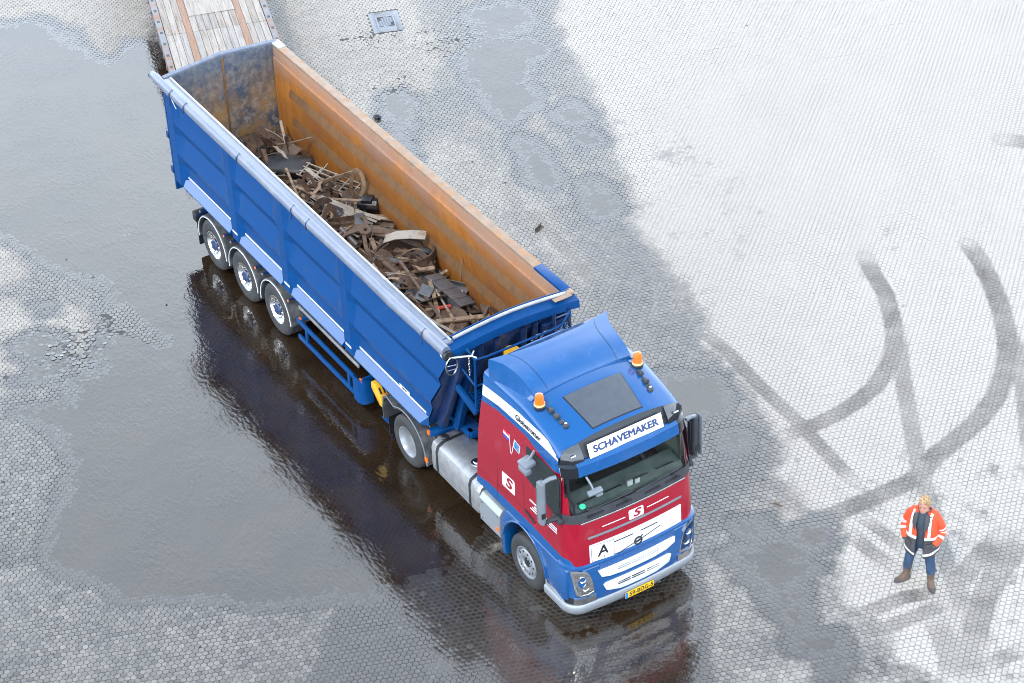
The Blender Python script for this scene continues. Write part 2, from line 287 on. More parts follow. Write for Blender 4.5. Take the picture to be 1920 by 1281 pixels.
# paving material
def paving_mat():
    m, nt, nd, lk, b = nmat('concrete_paving')
    at = lambda n_: N(nt, 'ShaderNodeAttribute', attribute_name=n_).outputs['Fac']
    wet, skid, tone, rim, dry = at('wet'), at('skid'), at('tone'), at('rim'), at('dry')
    tcn = nd.new('ShaderNodeNewGeometry'); pos = tcn.outputs['Position']
    g1 = noise(nt, 55, 5, .7, pos); g2 = noise(nt, 2.2, 5, .6, pos); g3 = noise(nt, 11, 4, .6, pos)
    base = mixc(nt, tone, (.205, .184, .156), (.300, .274, .240))
    base = mixc(nt, ramp(nt, g2, .35, .7, 0, .55), base, (.315, .285, .243))
    base = mixc(nt, mth(nt, 'MULTIPLY', dry, .75), base, (.368, .338, .297))
    base = mixc(nt, ramp(nt, g1, .62, .80, 0, .45), base, (.12, .112, .105))
    base = mixc(nt, ramp(nt, g3, .66, .82, 0, .35), base, (.15, .142, .13))
    wc = mixc(nt, tone, (.014, .0105, .0078), (.031, .0240, .0182))
    wc = mixc(nt, ramp(nt, rim, .1, .8, 0, .55), wc, (.054, .045, .037))
    wv = mth(nt, 'ADD', wet, mth(nt, 'MULTIPLY', mth(nt, 'SUBTRACT', g3, .5), .5), clamp=True)
    wv = mth(nt, 'SUBTRACT', wv, mth(nt, 'MULTIPLY', mth(nt, 'MULTIPLY', rim, .16), mth(nt, 'SUBTRACT', 1.0, wet)), clamp=True)
    wv = ramp(nt, wv, .12, .85)
    c = mixc(nt, wv, base, wc)
    st = noise(nt, 26, 4, .7, pos); sk = mth(nt, 'MULTIPLY', skid, ramp(nt, st, .28, .6, .5, 1), clamp=True)
    c = mixc(nt, mth(nt, 'MULTIPLY', sk, .95), c, (.070, .064, .057))
    jt = ramp(nt, rim, .715, .80); c = mixc(nt, mth(nt, 'MULTIPLY', jt, ramp(nt, wv, 0, 1, .26, .60)), c, (.018, .015, .012))      # chamfers take the dark joint colour, more strongly where wet
    lk.new(c, b.inputs['Base Color'])
    lk.new(mth(nt, 'ADD', ramp(nt, wv, 0, 1, .88, .30), mth(nt, 'MULTIPLY', g1, .1), clamp=True), b.inputs['Roughness'])
    b.inputs['Coat IOR'].default_value = 1.75; lk.new(mth(nt, 'MULTIPLY', wv, mth(nt, 'SUBTRACT', 1.0, jt)), b.inputs['Coat Weight']); lk.new(ramp(nt, wv, 0, 1, .4, .08), b.inputs['Specular IOR Level'])
    lk.new(mth(nt, 'ADD', ramp(nt, g2, .3, .7, .0, .08), ramp(nt, wv, .4, 1, .20, .045)), b.inputs['Coat Roughness'])
    bump(nt, mth(nt, 'ADD', g1, mth(nt, 'MULTIPLY', g3, 1.2)), .28, .006, b)
    return m
M_PAV = paving_mat()
m, nt, nd, lk, b = nmat('joint_sand')
gpos = nd.new('ShaderNodeNewGeometry').outputs['Position']
lk.new(mixc(nt, noise(nt, 3, 6, .6, gpos), (.026, .023, .019), (.065, .059, .052)), b.inputs['Base Color']); b.inputs['Roughness'].default_value = .75
M_JOINT = m
def water_mat():
    m, nt, nd, lk, b = nmat('puddle_water'); nd.remove(b); out = nd['Material Output']
    pos = nd.new('ShaderNodeNewGeometry').outputs['Position']
    n1 = noise(nt, 7.5, 3, .5, pos, stretch=(1, 1.9, 1)); n2 = noise(nt, 1.1, 3, .5, pos); n3 = noise(nt, 24, 2, .5, pos)
    amp = ramp(nt, n2, .35, .68, .25, 1.0)
    h = mth(nt, 'MULTIPLY', mth(nt, 'ADD', n1, mth(nt, 'MULTIPLY', n3, .30)), amp)
    bp = N(nt, 'ShaderNodeBump'); bp.inputs['Strength'].default_value = .42; bp.inputs['Distance'].default_value = .012; lk.new(h, bp.inputs['Height'])
    fr = N(nt, 'ShaderNodeFresnel'); fr.inputs['IOR'].default_value = 1.78; lk.new(bp.outputs[0], fr.inputs['Normal'])
    gl = N(nt, 'ShaderNodeBsdfGlossy'); gl.inputs['Roughness'].default_value = .015; gl.inputs['Color'].default_value = (1, .995, .975, 1); lk.new(bp.outputs[0], gl.inputs['Normal'])
    tr = N(nt, 'ShaderNodeBsdfTransparent')
    lk.new(mixc(nt, noise(nt, .8, 4, .6, pos), (.62, .50, .40), (.82, .73, .62)), tr.inputs['Color'])
    mxs = nd.new('ShaderNodeMixShader'); lk.new(fr.outputs[0], mxs.inputs[0]); lk.new(tr.outputs[0], mxs.inputs[1]); lk.new(gl.outputs[0], mxs.inputs[2])
    mud = N(nt, 'ShaderNodeBsdfDiffuse'); mud.inputs['Color'].default_value = (.100, .060, .031, 1)          # silt in the water
    ms2 = nd.new('ShaderNodeMixShader'); lk.new(ramp(nt, noise(nt, .7, 4, .6, pos), .3, .7, .08, .24), ms2.inputs[0]); lk.new(tr.outputs[0], ms2.inputs[1]); lk.new(mud.outputs[0], ms2.inputs[2]); lk.new(ms2.outputs[0], mxs.inputs[1])
    lk.new(mxs.outputs[0], out.inputs['Surface']); return m
M_WATER = water_mat()
# ---- base sheet under the stones, reaching the horizon
VIEW = np.array([(-25.6, -1.9), (-9.9, 21.2), (8.6, 3.6), (-2.9, -11.4)])
gx = np.concatenate([[-600, -200, -80], np.arange(-28, 12.01, .4), [60, 200, 600]]); gy = np.concatenate([[-600, -200, -60], np.arange(-14, 24.01, .4), [80, 200, 600]])
GX, GY = np.meshgrid(gx, gy, indexing='ij'); PP = np.stack([GX.ravel(), GY.ravel()], 1); HZ, _ = height(PP)
far = sdf(VIEW, PP) < -1.0
nv_, nu_ = len(gy), len(gx)
vz = np.where(far, HZ + .0, HZ - .0048)
me = bpy.data.meshes.new('ground')
fa = [(i * nv_ + j, (i + 1) * nv_ + j, (i + 1) * nv_ + j + 1, i * nv_ + j + 1) for i in range(nu_ - 1) for j in range(nv_ - 1)]
me.from_pydata(np.column_stack([PP, vz]).tolist(), [], fa); me.materials.append(M_JOINT)
for p_ in me.polygons: p_.use_smooth = True
ground = tag(link('ground', me), 'wide yard paved with small hexagonal concrete stones, part wet and part dry', 'ground', kind='structure')
# ---- the hexagonal stones
LAT, TH = .1012, R(69.5)
ua = np.array([math.cos(TH), math.sin(TH)]) * LAT; ub = np.array([math.cos(TH + R(60)), math.sin(TH + R(60))]) * LAT
I, J = np.meshgrid(np.arange(-330, 331), np.arange(-330, 331), indexing='ij')
CT = I.ravel()[:, None] * ua + J.ravel()[:, None] * ub + np.array([-8.0, 3.5])
CT = CT[sdf(VIEW, CT) > 0]
DRC, DRA = np.array([-17.87, 6.47]), R(-21)
dl = (CT - DRC) @ np.array([[math.cos(DRA), -math.sin(DRA)], [math.sin(DRA), math.cos(DRA)]])
CT = CT[~((abs(dl[:, 0]) < .50) & (abs(dl[:, 1]) < .36))]
# laid in machine clusters: each cluster sits a little off its neighbours
rot_ = np.array([[math.cos(TH), -math.sin(TH)], [math.sin(TH), math.cos(TH)]]); q = CT @ rot_
row = np.floor(q[:, 1] / 1.05).astype(int); cc = np.floor((q[:, 0] + (row % 3) * .37) / .82).astype(int)
hh = lambda a, b, k: _h[(a * 7 + k * 13) % 256, (b * 11 + k * 29) % 256] - .5
mess = np.zeros(len(CT))
for (mxy, rad, s) in MESS: mess = np.maximum(mess, np.exp(-((CT - np.array(mxy)) ** 2).sum(1) / rad ** 2) * s)
nt_ = len(CT); CH, _ = height(CT)
off = np.stack([hh(row, cc, 1), hh(row, cc, 2)], 1) * .007 + rng.normal(0, 1, (nt_, 2)) * (.0011 + .006 * mess[:, None])
ang = rng.normal(0, 1, nt_) * (.012 + .12 * mess) + hh(row, cc, 3) * .03
zz = CH + rng.normal(0, 1, nt_) * (.0009 + .005 * mess) + hh(row, cc, 4) * .002
CT = CT + off
rad = (LAT - .0055) / math.sqrt(3) * (1 + rng.normal(0, .008, nt_))
tx, ty = rng.normal(0, 1, nt_) * (.008 + .07 * mess), rng.normal(0, 1, nt_) * (.008 + .07 * mess)
V = np.zeros((nt_, 13, 3)); V[:, 0, :2] = CT; V[:, 0, 2] = zz + .0006
for k in range(6):
    a = TH + R(30) + k * R(60) + ang
    for ring, (fr_, dz) in enumerate(((.91, 0.0), (1.0, -.0055))):
        dx, dy = np.cos(a) * rad * fr_, np.sin(a) * rad * fr_; c_ = 1 + k + 6 * ring
        V[:, c_, 0] = CT[:, 0] + dx; V[:, c_, 1] = CT[:, 1] + dy; V[:, c_, 2] = zz + dz + dx * tx + dy * ty
wv_, sv_, dv_ = masks(V.reshape(-1, 3)[:, :2])
wt, sk_, dr_ = wv_.reshape(nt_, 13), sv_.reshape(nt_, 13), dv_.reshape(nt_, 13)
tn = np.clip(rng.normal(.5, .20, nt_) + hh(row, cc, 5) * .55 + fbm(CT, .22) * .9, 0, 1); wt = np.clip(wt + rng.normal(0, .07, nt_)[:, None] * (wt > .05), 0, 1)
TF = [(0, 1 + k, 1 + (k + 1) % 6) for k in range(6)] + [(1 + k, 7 + k, 7 + (k + 1) % 6, 1 + (k + 1) % 6) for k in range(6)]
RIM = np.array([0] + [.70] * 6 + [1] * 6)
def tiles(name, ids, parent):
    n = len(ids); me = bpy.data.meshes.new(name); me.vertices.add(n * 13); me.vertices.foreach_set('co', V[ids].astype(np.float32).ravel())
    lp, st, tot, p0 = [], [], [], 0
    for f in TF: lp += list(f); st.append(p0); tot.append(len(f)); p0 += len(f)
    lp = (np.array(lp)[None, :] + 13 * np.arange(n)[:, None]).ravel(); st = (np.array(st)[None, :] + p0 * np.arange(n)[:, None]).ravel(); tot = np.tile(tot, n)
    me.loops.add(len(lp)); me.loops.foreach_set('vertex_index', lp.astype(np.int32)); me.polygons.add(len(st))
    me.polygons.foreach_set('loop_start', st.astype(np.int32)); me.polygons.foreach_set('loop_total', tot.astype(np.int32))
    me.update(calc_edges=True); me.shade_flat()
    for nm, a in (('wet', wt[ids]), ('skid', sk_[ids]), ('dry', dr_[ids]), ('tone', np.repeat(tn[ids], 13)), ('rim', np.tile(RIM, n))):
        me.attributes.new(nm, 'FLOAT', 'POINT').data.foreach_set('value', np.asarray(a, np.float32).ravel())
    me.materials.append(M_PAV); return link(name, me, parent)
CP = np.column_stack([CT, zz]) - np.array(co); dep = CP @ np.array(cf)
fx = (CP @ np.array(cr)) / dep * cam_d.lens / 36; fy = (CP @ np.array(cu)) / dep * cam_d.lens / 36
seen = (abs(fx) < .495) & (abs(fy) < .33) & ~((CT[:, 0] > -4) & (CT[:, 0] < 1.5) & (abs(CT[:, 1]) < 1.4)) & (CH > -.006)
order = np.argsort(np.where(seen, dep, 1e9)); near = order[:300]; rest = order[300:]
for t_ in near: tiles('paving_stone', np.array([t_]), ground)
o = tiles('paving_stones', rest, ground); o['kind'] = 'stuff'
# ---- water standing in the hollows
wx, wy = np.arange(-27, 9, .15), np.arange(-13, 20, .15)
WX, WY = np.meshgrid(wx, wy, indexing='ij'); WP = np.stack([WX.ravel(), WY.ravel()], 1); WH, WI = height(WP)
ny = len(wy); cell = np.arange(len(WP)).reshape(len(wx), ny)[:-1, :-1].ravel()
cs = np.stack([cell, cell + ny, cell + ny + 1, cell + 1], 1)
ok = (WH[cs].min(1) < .0035) & (sdf(VIEW, WP[cell]) > -.5); cs = cs[ok]; pid = WI[cs[:, 0]]
PL = ['broad shallow flood of rain water along the truck, reflecting the pale sky', 'small rain puddle between the loose stones at the left edge', 'narrow rain puddle below the loose stones at the left edge', 'tiny rain puddle above the loose stones at the left edge',
      'blurred rain puddle to the right of the drain grate', 'long rain puddle between the trailer and the dry paving', 'dark narrow puddle tapering towards the trailer front', 'small dark puddle at the rim of the dry paving', 'tiny puddle just inside the dry paving rim',
      'streaky damp puddle beside the middle of the trailer', 'thin water streak close to the far side of the trailer', 'dark puddle beside the far mirror of the truck', 'small puddle near the far door of the truck', 'small puddle right of the truck headlight', 'small round puddle crossed by a tyre mark',
      'large irregular puddle between the truck and the man', 'square puddle at the foot of the irregular puddle', 'small puddle at the lower picture edge', 'wet patch in front of the number plate mirroring the grille', 'second wet patch mirroring the cab front at the picture edge', 'dark spot of water at the left of the wet stones', 'thin damp streak in front of the bumper corner']
for k in range(len(POOL)):
    fk = cs[pid == k]
    if len(fk) == 0: continue
    u, inv = np.unique(fk, return_inverse=True); me = bpy.data.meshes.new('puddle')
    me.from_pydata(np.column_stack([WP[u], np.zeros(len(u))]).tolist(), [], inv.reshape(fk.shape).tolist()); me.materials.append(M_WATER)
    tag(link('puddle', me), PL[k], 'puddle', kind='structure')
# ------------------------------------------------------------------ paints and materials of the vehicles
BLUE = (.0008, .060, .195)
M_BLUE = pm('blue_paint', BLUE, .22, spec=.5, coat=1.0, var=.06, grime=(.03, .09, .2), gl=.62, gh=.9)
M_BLUEW = pm('worn_blue_paint', (.0003, .041, .148), .42, coat=.05, spec=.15, var=.08, grime=(.02, .07, .15), gl=.58, gh=.85, gs=2.2)
M_NAVY = pm('dark_blue_paint', (.003, .022, .085), .34, coat=.4, var=.15, grime=(.05, .05, .05), gl=.55, gh=.8)
M_RED = pm('red_paint', (.235, .0015, .013), .25, coat=.7, var=.05)
M_WHITE = pm('white_paint', (.62, .62, .615), .3, coat=.5, var=.03, grime=(.5, .49, .46), gl=.66, gh=.9)
M_GREY = pm('grey_plastic', (.026, .029, .034), .5, var=.15)
M_DARK = pm('black_plastic', (.012, .013, .016), .42, var=.2)
M_GLOSSB = pm('gloss_black', (.008, .010, .014), .08, coat=.6, var=.1)
M_LGREY = pm('mirror_grey', (.13, .147, .165), .36, coat=.3, var=.06)
M_HATCH = pm('roof_hatch_grey', (.05, .056, .064), .30, coat=.4, var=.08)
M_SILV = pm('silver_paint', (.25, .265, .28), .34, metal=.35, var=.06, grime=(.3, .29, .27), gl=.6, gh=.85)
M_ALU = pm('brushed_aluminium', (.46, .46, .455), .36, metal=.8, var=.10, vs_=9, grime=(.28, .26, .24), gl=.52, gh=.8, gs=4)
M_CHROME = pm('bright_steel', (.72, .71, .69), .2, metal=1, var=.1, grime=(.25, .23, .2), gl=.58, gh=.8, gs=9)
M_RUB = pm('tyre_rubber', (.021, .021, .022), .72, var=.25, vs_=14, grime=(.045, .042, .04), gl=.5, gh=.75, gs=5, bumps=.25)
M_FEND = pm('grey_mudguard', (.040, .043, .047), .55, var=.2, grime=(.16, .15, .14), gl=.5, gh=.8)
M_UNDER = pm('dark_underbody', (.020, .021, .024), .6, var=.3, grime=(.05, .045, .04), gl=.5, gh=.8)
M_AMB = pm('amber_lens', (.75, .13, .006), .12, coat=.6, var=.05)
M_REDL = pm('red_lens', (.6, .02, .02), .15, coat=.5, var=.05)
M_YEL = pm('yellow_plastic', (.55, .30, .01), .45, var=.1, grime=(.3, .18, .04), gl=.55, gh=.8)
M_PLATE = pm('number_plate_yellow', (.62, .36, .006), .35, var=.03)
M_INK = pm('black_print', (.012, .012, .014), .5, var=.05)
M_NAVI = pm('navy_print', (.006, .028, .11), .45, var=.05)
M_CABIN = pm('cabin_trim', (.135, .16, .15), .7, var=.2)
M_SEAT = pm('seat_fabric', (.10, .10, .10), .85, var=.2)
M_CREAM = pm('cabin_lining', (.42, .50, .43), .7, var=.1)
def glass_mat(name, tint, rough=.02, ior=1.5):
    m, nt, nd, lk, b = nmat(name); nd.remove(b); out = nd['Material Output']
    fr = N(nt, 'ShaderNodeFresnel'); fr.inputs['IOR'].default_value = ior
    gl = N(nt, 'ShaderNodeBsdfGlossy'); gl.inputs['Roughness'].default_value = rough
    tr = N(nt, 'ShaderNodeBsdfTransparent'); tr.inputs['Color'].default_value = (*tint, 1)
    mxs = nd.new('ShaderNodeMixShader'); lk.new(fr.outputs[0], mxs.inputs[0]); lk.new(tr.outputs[0], mxs.inputs[1]); lk.new(gl.outputs[0], mxs.inputs[2])
    lk.new(mxs.outputs[0], out.inputs['Surface']); return m
M_GLASS = glass_mat('windscreen_glass', (.84, .91, .88)); M_LENS = glass_mat('headlight_glass', (.92, .94, .95))
m, nt, nd, lk, b = nmat('dark_window'); b.inputs['Base Color'].default_value = (.012, .018, .02, 1); b.inputs['Roughness'].default_value = .03; b.inputs['Specular IOR Level'].default_value = .7; M_WIN = m
def livery():
    """printed cab livery: coloured bands whose edges run along the side as height over length"""
    m, nt, nd, lk, b = nmat('cab_livery')
    t = nd.new('ShaderNodeTexCoord'); s = nd.new('ShaderNodeSeparateXYZ'); lk.new(t.outputs['Object'], s.inputs[0])
    u = mth(nt, 'DIVIDE', mth(nt, 'ADD', s.outputs[0], 1.6), 3.2, clamp=True)
    def curve(pts):
        n = nd.new('ShaderNodeFloatCurve'); c = n.mapping.curves[0]; P = [((x + 1.6) / 3.2, z / 4) for x, z in pts]
        c.points[0].location = (0, P[0][1]); c.points[-1].location = (1, P[-1][1])
        for p in P: c.points.new(*p)
        for p in c.points: p.handle_type = 'VECTOR'
        n.mapping.update(); lk.new(u, n.inputs['Value']); return mth(nt, 'MULTIPLY', n.outputs[0], 4.0)
    above = lambda c: mth(nt, 'GREATER_THAN', s.outputs[2], c)
    wt_ = curve([(-1.3, 3.36), (-.76, 3.42), (-.19, 3.46), (.42, 3.455), (.61, 3.43), (.98, 3.25), (1.05, 3.25)])
    wb_ = curve([(-1.3, 3.15), (-.76, 3.24), (.1, 3.265), (.98, 3.25), (1.05, 3.25)])
    rt_ = curve([(-1.3, 3.04), (-.78, 3.135), (.02, 3.165), (.5, 3.06), (.98, 2.99), (1.1, 3.05)])
    rb_ = curve([(-1.44, 1.40), (-1.03, 1.48), (.29, 1.48), (1.22, 1.43), (1.3, 1.30), (1.35, 1.285)])
    bl = BLUE; c = mixc(nt, above(rb_), bl, (.235, .0015, .013)); c = mixc(nt, above(rt_), c, bl); c = mixc(nt, above(wb_), c, (.62, .62, .615)); c = mixc(nt, above(wt_), c, bl)
    c = mixc(nt, ramp(nt, noise(nt, 3, 6, .6), .6, .9, 0, .18), c, (.2, .2, .2))
    lk.new(c, b.inputs['Base Color']); b.inputs['Roughness'].default_value = .26; b.inputs['Specular IOR Level'].default_value = .3; b.inputs['Coat Weight'].default_value = .6; b.inputs['Coat Roughness'].default_value = .06
    return m
M_LIV = livery()
# ------------------------------------------------------------------ wheels
def wheel_meshes():
    d = {}
    def tyre(R_, w, name):
        k = R_ / .5; b_ = MB()
        b_.lathe([(.288 , .03), (.292, .012), (.305, .002), (.33 * k, -.004), (.40 * k, -.010), (.445 * k, -.004), (.470 * k, .012), (.488 * k, .030), (R_ - .003, .042), (R_, .06), (R_, .098), (R_ - .012, .10), (R_ - .012, .108), (R_, .11),
                  (R_, w / 2 - .006), (R_ - .012, w / 2 - .004), (R_ - .012, w / 2 + .004), (R_, w / 2 + .006), (R_, w - .11), (R_ - .012, w - .108), (R_ - .012, w - .10), (R_, w - .098), (R_, w - .06), (.488 * k, w - .03), (.44 * k, w), (.30, w)], n=56)
        return b_.mesh(name, M_RUB, sharp=50)
    d['tyre_f'] = tyre(.5, .315, 'tyre'); d['tyre_t'] = tyre(.53, .385, 'tyre')
    def lug(b_, r, n, rad, y0, y1, mi, ph=0):
        for k in range(n):
            a = 2 * math.pi * k / n + ph; b_.lathe([(0, y0), (rad, y0), (rad, y1), (0, y1)], (r * math.cos(a), 0, r * math.sin(a)), n=7, mi=mi)
    b_ = MB(); b_.lathe([(.292, .02), (.296, .004), (.284, .002), (.276, .03), (.262, .055), (.250, .060), (.243, .03), (.225, .012), (.18, .004), (.145, .006), (.132, .004), (.126, .012), (.118, .05), (.0, .055)], n=48)
    lug(b_, .206, 10, .019, .006, -.0005, 1, .3); lug(b_, .163, 10, .016, .0, -.022, 0); b_.lathe([(0, .05), (.085, .05), (.08, .015), (0, .01)], n=24, mi=1)
    d['rim_f'] = b_.mesh('rim', [M_SILV, M_DARK])
    b_ = MB(); b_.lathe([(.292, .02), (.296, .004), (.284, .004), (.272, .03), (.258, .06), (.246, .12), (.238, .19), (.20, .205), (.15, .20), (.14, .16), (.12, .15), (.0, .148)], n=48)
    lug(b_, .185, 10, .02, .20, .196, 1, .3); lug(b_, .167, 10, .016, .20, .175, 0)
    d['rim_d'] = b_.mesh('rim', [M_SILV, M_DARK])
    b_ = MB(); b_.lathe([(.292, .02), (.298, .004), (.282, .002), (.268, .03), (.256, .075), (.240, .09), (.21, .085), (.175, .072), (.12, .07)], n=48)
    lug(b_, .168, 10, .022, .07, .012, 0); lug(b_, .218, 10, .022, .084, .082, 1, .3)
    b_.lathe([(.13, .07), (.125, .03), (.105, .015), (.1, -.008), (.06, -.014), (0, -.014)], n=24, mi=2)
    d['rim_t'] = b_.mesh('rim', [M_CHROME, M_DARK, M_NAVY]); return d
WM = wheel_meshes()
def wheel(parent, x, y, R_, tyre, rim, side, name='wheel', rz=0):
    e = link(name, None, parent); e.location = Vector((x, y, R_ - .008)) - world_of(parent)
    e.rotation_euler = (0, random.uniform(0, 6), 0) if side < 0 else (0, random.uniform(0, 6), math.pi)
    link('tyre', WM[tyre], e); link('rim', WM[rim], e); return e
# ------------------------------------------------------------------ tractor unit
TR = thing('tractor_unit', 'blue, red and white lorry cab with amber beacons coupled to the scrap trailer', 'lorry')
ip = lambda z, a: float(np.interp(z, *zip(*a)))
XF = [(.30, 1.38), (.55, 1.405), (.9, 1.415), (1.3, 1.405), (1.66, 1.385), (1.81, 1.372), (2.12, 1.335), (2.3, 1.305), (2.7, 1.215), (3.05, 1.135), (3.2, 1.10)]
XR = [(1.2, -1.445), (2.47, -1.33), (3.2, -1.235)]
WD = [(.3, 1.23), (1.2, 1.245), (2.3, 1.235), (2.7, 1.215), (3.0, 1.195), (3.2, 1.175)]
RC = .30
def outline(z, xr=None, off=0.0, nside=14, narc=9, nfr=14, rc=RC):
    xf, w_ = ip(z, XF) + off, ip(z, WD) + off; x0 = ip(z, XR) if xr is None else xr; xc = xf - .05
    p = [(x0 + (xc - rc - x0) * i / nside, -w_) for i in range(nside)]
    p += [(xc - rc + rc * math.sin(math.pi / 2 * i / narc), -(w_ - rc) - rc * math.cos(math.pi / 2 * i / narc)) for i in range(narc)]
    for i in range(nfr + 1):
        y = -(w_ - rc) + 2 * (w_ - rc) * i / nfr; p.append((xc + .05 * (1 - (y / (w_ - rc)) ** 2), y))
    r_ = [(x, -y) for x, y in p[:nside + narc]][::-1]
    return [(x, y, z) for x, y in p + r_]
ZR = [1.255, 1.30, 1.45, 1.6, 1.8, 2.0, 2.13, 2.30, 2.45, 2.6, 2.75, 2.9, 3.06, 3.20]
rings = [outline(z) for z in ZR]; nR = len(rings[0])
def shellpart(name, mats, test, off=0.0, zr=ZR, **kw):
    b_ = MB(); rg = [outline(z, off=off) for z in zr]
    for i in range(len(zr) - 1):
        for j in range(nR - 1):
            q = [rg[i][j], rg[i][j + 1], rg[i + 1][j + 1], rg[i + 1][j]]; c = sum((Vector(v) for v in q), Vector()) / 4
            if test(c, (zr[i] + zr[i + 1]) / 2): b_.add(q, [(0, 1, 2, 3)])
    return b_.build(name, mats, TR, merge=1e-4, recalc=False, **kw)
is_ws = lambda c, z: 2.30 < z < 3.06 and c.x > .9 and abs(c.y) < 1.135
cab = shellpart('cab', M_LIV, lambda c, z: not is_ws(c, z))
ws = shellpart('windscreen', M_GLASS, is_ws)
for s in (-1, 1):                                                   # black print round the glass edge
    fr_ = MB()
    P = [o_ for o_ in (outline(z, off=.004) for z in np.linspace(2.3, 3.06, 9))]
    A_ = [min((v for v in r_ if abs(abs(v[1]) - 1.10) < .09 and v[1] * s > 0 and v[0] > .8), key=lambda v: abs(abs(v[1]) - 1.10)) for r_ in P]
    fr_.loft([[(x, y, z), (x + .02, y - s * .035, z)] for x, y, z in A_], closed=False)
    fr_.build('windscreen_frame', M_GLOSSB, TR, recalc=False)
shellpart('wiper_cowl', M_GREY, lambda c, z: c.x > .98, off=.006, zr=[2.135, 2.22, 2.305])
b_ = MB()                                                           # floor, rear wall and lining inside the cab
b_.box((.0, 0, 1.5), (2.4, 2.2, .06)); b_.box((-1.18, 0, 2.3), (.05, 2.2, 1.7)); b_.build('cabin_floor', M_CABIN, TR)
b_ = MB(); b_.box((.45, -1.13, 2.55), (1.1, .03, 1.1)); b_.box((.45, 1.13, 2.55), (1.1, .03, 1.1)); b_.box((.2, 0, 3.26), (1.5, 2.1, .03)); b_.build('cabin_lining', M_CREAM, TR)
b_ = MB(); b_.prism([(.72, 1.6), (1.22, 1.6), (1.22, 2.26), (1.12, 2.33), (.80, 2.38), (.70, 2.3)], -1.06, 1.06); dash = b_.build('dashboard', M_CABIN, TR, bevel=.03)
for k in range(4): MB().box((1.08, -.75 + .5 * k, 2.352), (.02, .34, .012), 0, Matrix.Rotation(-.2, 3, 'Y')).build('air_slot', M_DARK, dash)
b_ = MB(); b_.tube([(.62 + .20 * math.cos(a) * .45, .58 + .22 * math.sin(a), 2.42 + .20 * math.cos(a)) for a in np.linspace(0, 2 * math.pi, 25)], .016, 6, cap=False); b_.beam((.62, .38, 2.42), (.62, .78, 2.42), .03, .03); b_.beam((.62, .58, 2.42), (.85, .58, 2.25), .06, .06)
b_.build('steering_wheel', M_DARK, TR)
for y in (-.62, .62):
    b_ = MB(); b_.box((-.1, y, 1.98), (.5, .52, .16)); b_.box((-.36, y, 2.42), (.16, .50, .8), 0, Matrix.Rotation(-.16, 3, 'Y')); b_.box((-.44, y, 2.9), (.12, .3, .2)); b_.build('seat', M_SEAT, TR, bevel=.04)
b_ = MB(); b_.box((1.16, .02, 2.40), (.03, .10, .10)); b_.box((1.17, .16, 2.385), (.02, .09, .09)); b_.build('windscreen_pass', M_WHITE, TR)
b_ = MB(); b_.lathe([(0, 0), (.05, 0), (.05, .004), (0, .004)], (0, 0, 0), 'x', 20); o = b_.build('green_sticker', pm('green_print', (.02, .38, .2), .4), TR, loc=(1.242, -.93, 2.43)); o.rotation_euler = (0, R(-14), R(-28))
# roof
ZC = [(-1.26, 3.80), (-.5, 3.80), (-.1, 3.775), (.18, 3.735), (.5, 3.645), (.88, 3.535), (.95, 3.512)]
ZE = [(-1.26, 3.62), (-.1, 3.64), (.1, 3.605), (.5, 3.52), (.88, 3.41), (.95, 3.375)]
def roofz(x, y):
    c, e = ip(x, ZC), ip(x, ZE); t = min(1, abs(y) / 1.085); return c + (e - c) * (t ** 2.6)
def roofsec(x):
    w0 = 1.176; p = [(x, -w0, 3.19), (x, -1.165, 3.30), (x, -1.135, ip(x, ZE) - .055), (x, -1.115, ip(x, ZE) - .02)]
    p += [(x, y, roofz(x, y)) for y in np.linspace(-1.085, 1.085, 21)]; return p + [(v[0], -v[1], v[2]) for v in p[:4]][::-1]
b_ = MB(); sec = [roofsec(x) for x in [-1.24, -1.0, -.6, -.2, .0, .2, .4, .6, .75, .95]]
b_.loft(sec, closed=False); b_.add([(x, y, z) for x, y, z in sec[0]], [list(range(len(sec[0])))])
b_.build('roof', M_LIV, TR, merge=1e-4, sharp=40)
front_edge = sec[-1][2:-2]
low = [(1.10 + .05 * (1 - (v[1] / 1.15) ** 2) - .25 * max(0, (abs(v[1]) - .80) / .35) ** 2, v[1] * 1.02, 3.10) for v in front_edge]
mid = [((a[0] * .45 + b[0] * .55) - .035, a[1] * 1.01, a[2] * .45 + b[2] * .55) for a, b in zip(front_edge, low)]
b_ = MB(); b_.loft([[(x, y, z + .002) for x, y, z in front_edge], mid, low], closed=False); fas = b_.build('roof_front_panel', M_GREY, TR, sharp=50)
for s in (-1, 1):                                                   # dark corner lights of the roof
    b_ = MB(); b_.loft([[(.965, s * .80, 3.455), (.955, s * 1.0, 3.43), (.92, s * 1.10, 3.385)], [(1.085, s * .80, 3.30), (1.06, s * 1.0, 3.29), (.975, s * 1.145, 3.28)], [(1.12, s * .80, 3.20), (1.09, s * 1.0, 3.19), (.965, s * 1.165, 3.19)]], closed=False)
    cl_ = b_.build('corner_light', M_GLOSSB, TR, sharp=60)
    MB().box((1.065, s * .97, 3.325), (.03, .10, .035), 0, Matrix.Rotation(.6, 3, 'Y')).build('lamp', M_CHROME, cl_, bevel=.012)
sgm = frame((1.085, 0, 3.312), (0, 1, 0), Vector((-.09, 0, .225)))
sg = MB().box((0, 0, 0), (1.395, .24, .014)); sg.v = [tuple(sgm @ Vector(v)) for v in sg.v]; board = sg.build('sign_board', M_WHITE, TR, bevel=.003)
text('lettering', 'SCHAVEMAKER', M_NAVI, .158, frame(sgm @ Vector((0, 0, .0075)), (0, 1, 0), Vector((-.09, 0, .225))), board, sx=1.12, bold=.0085)
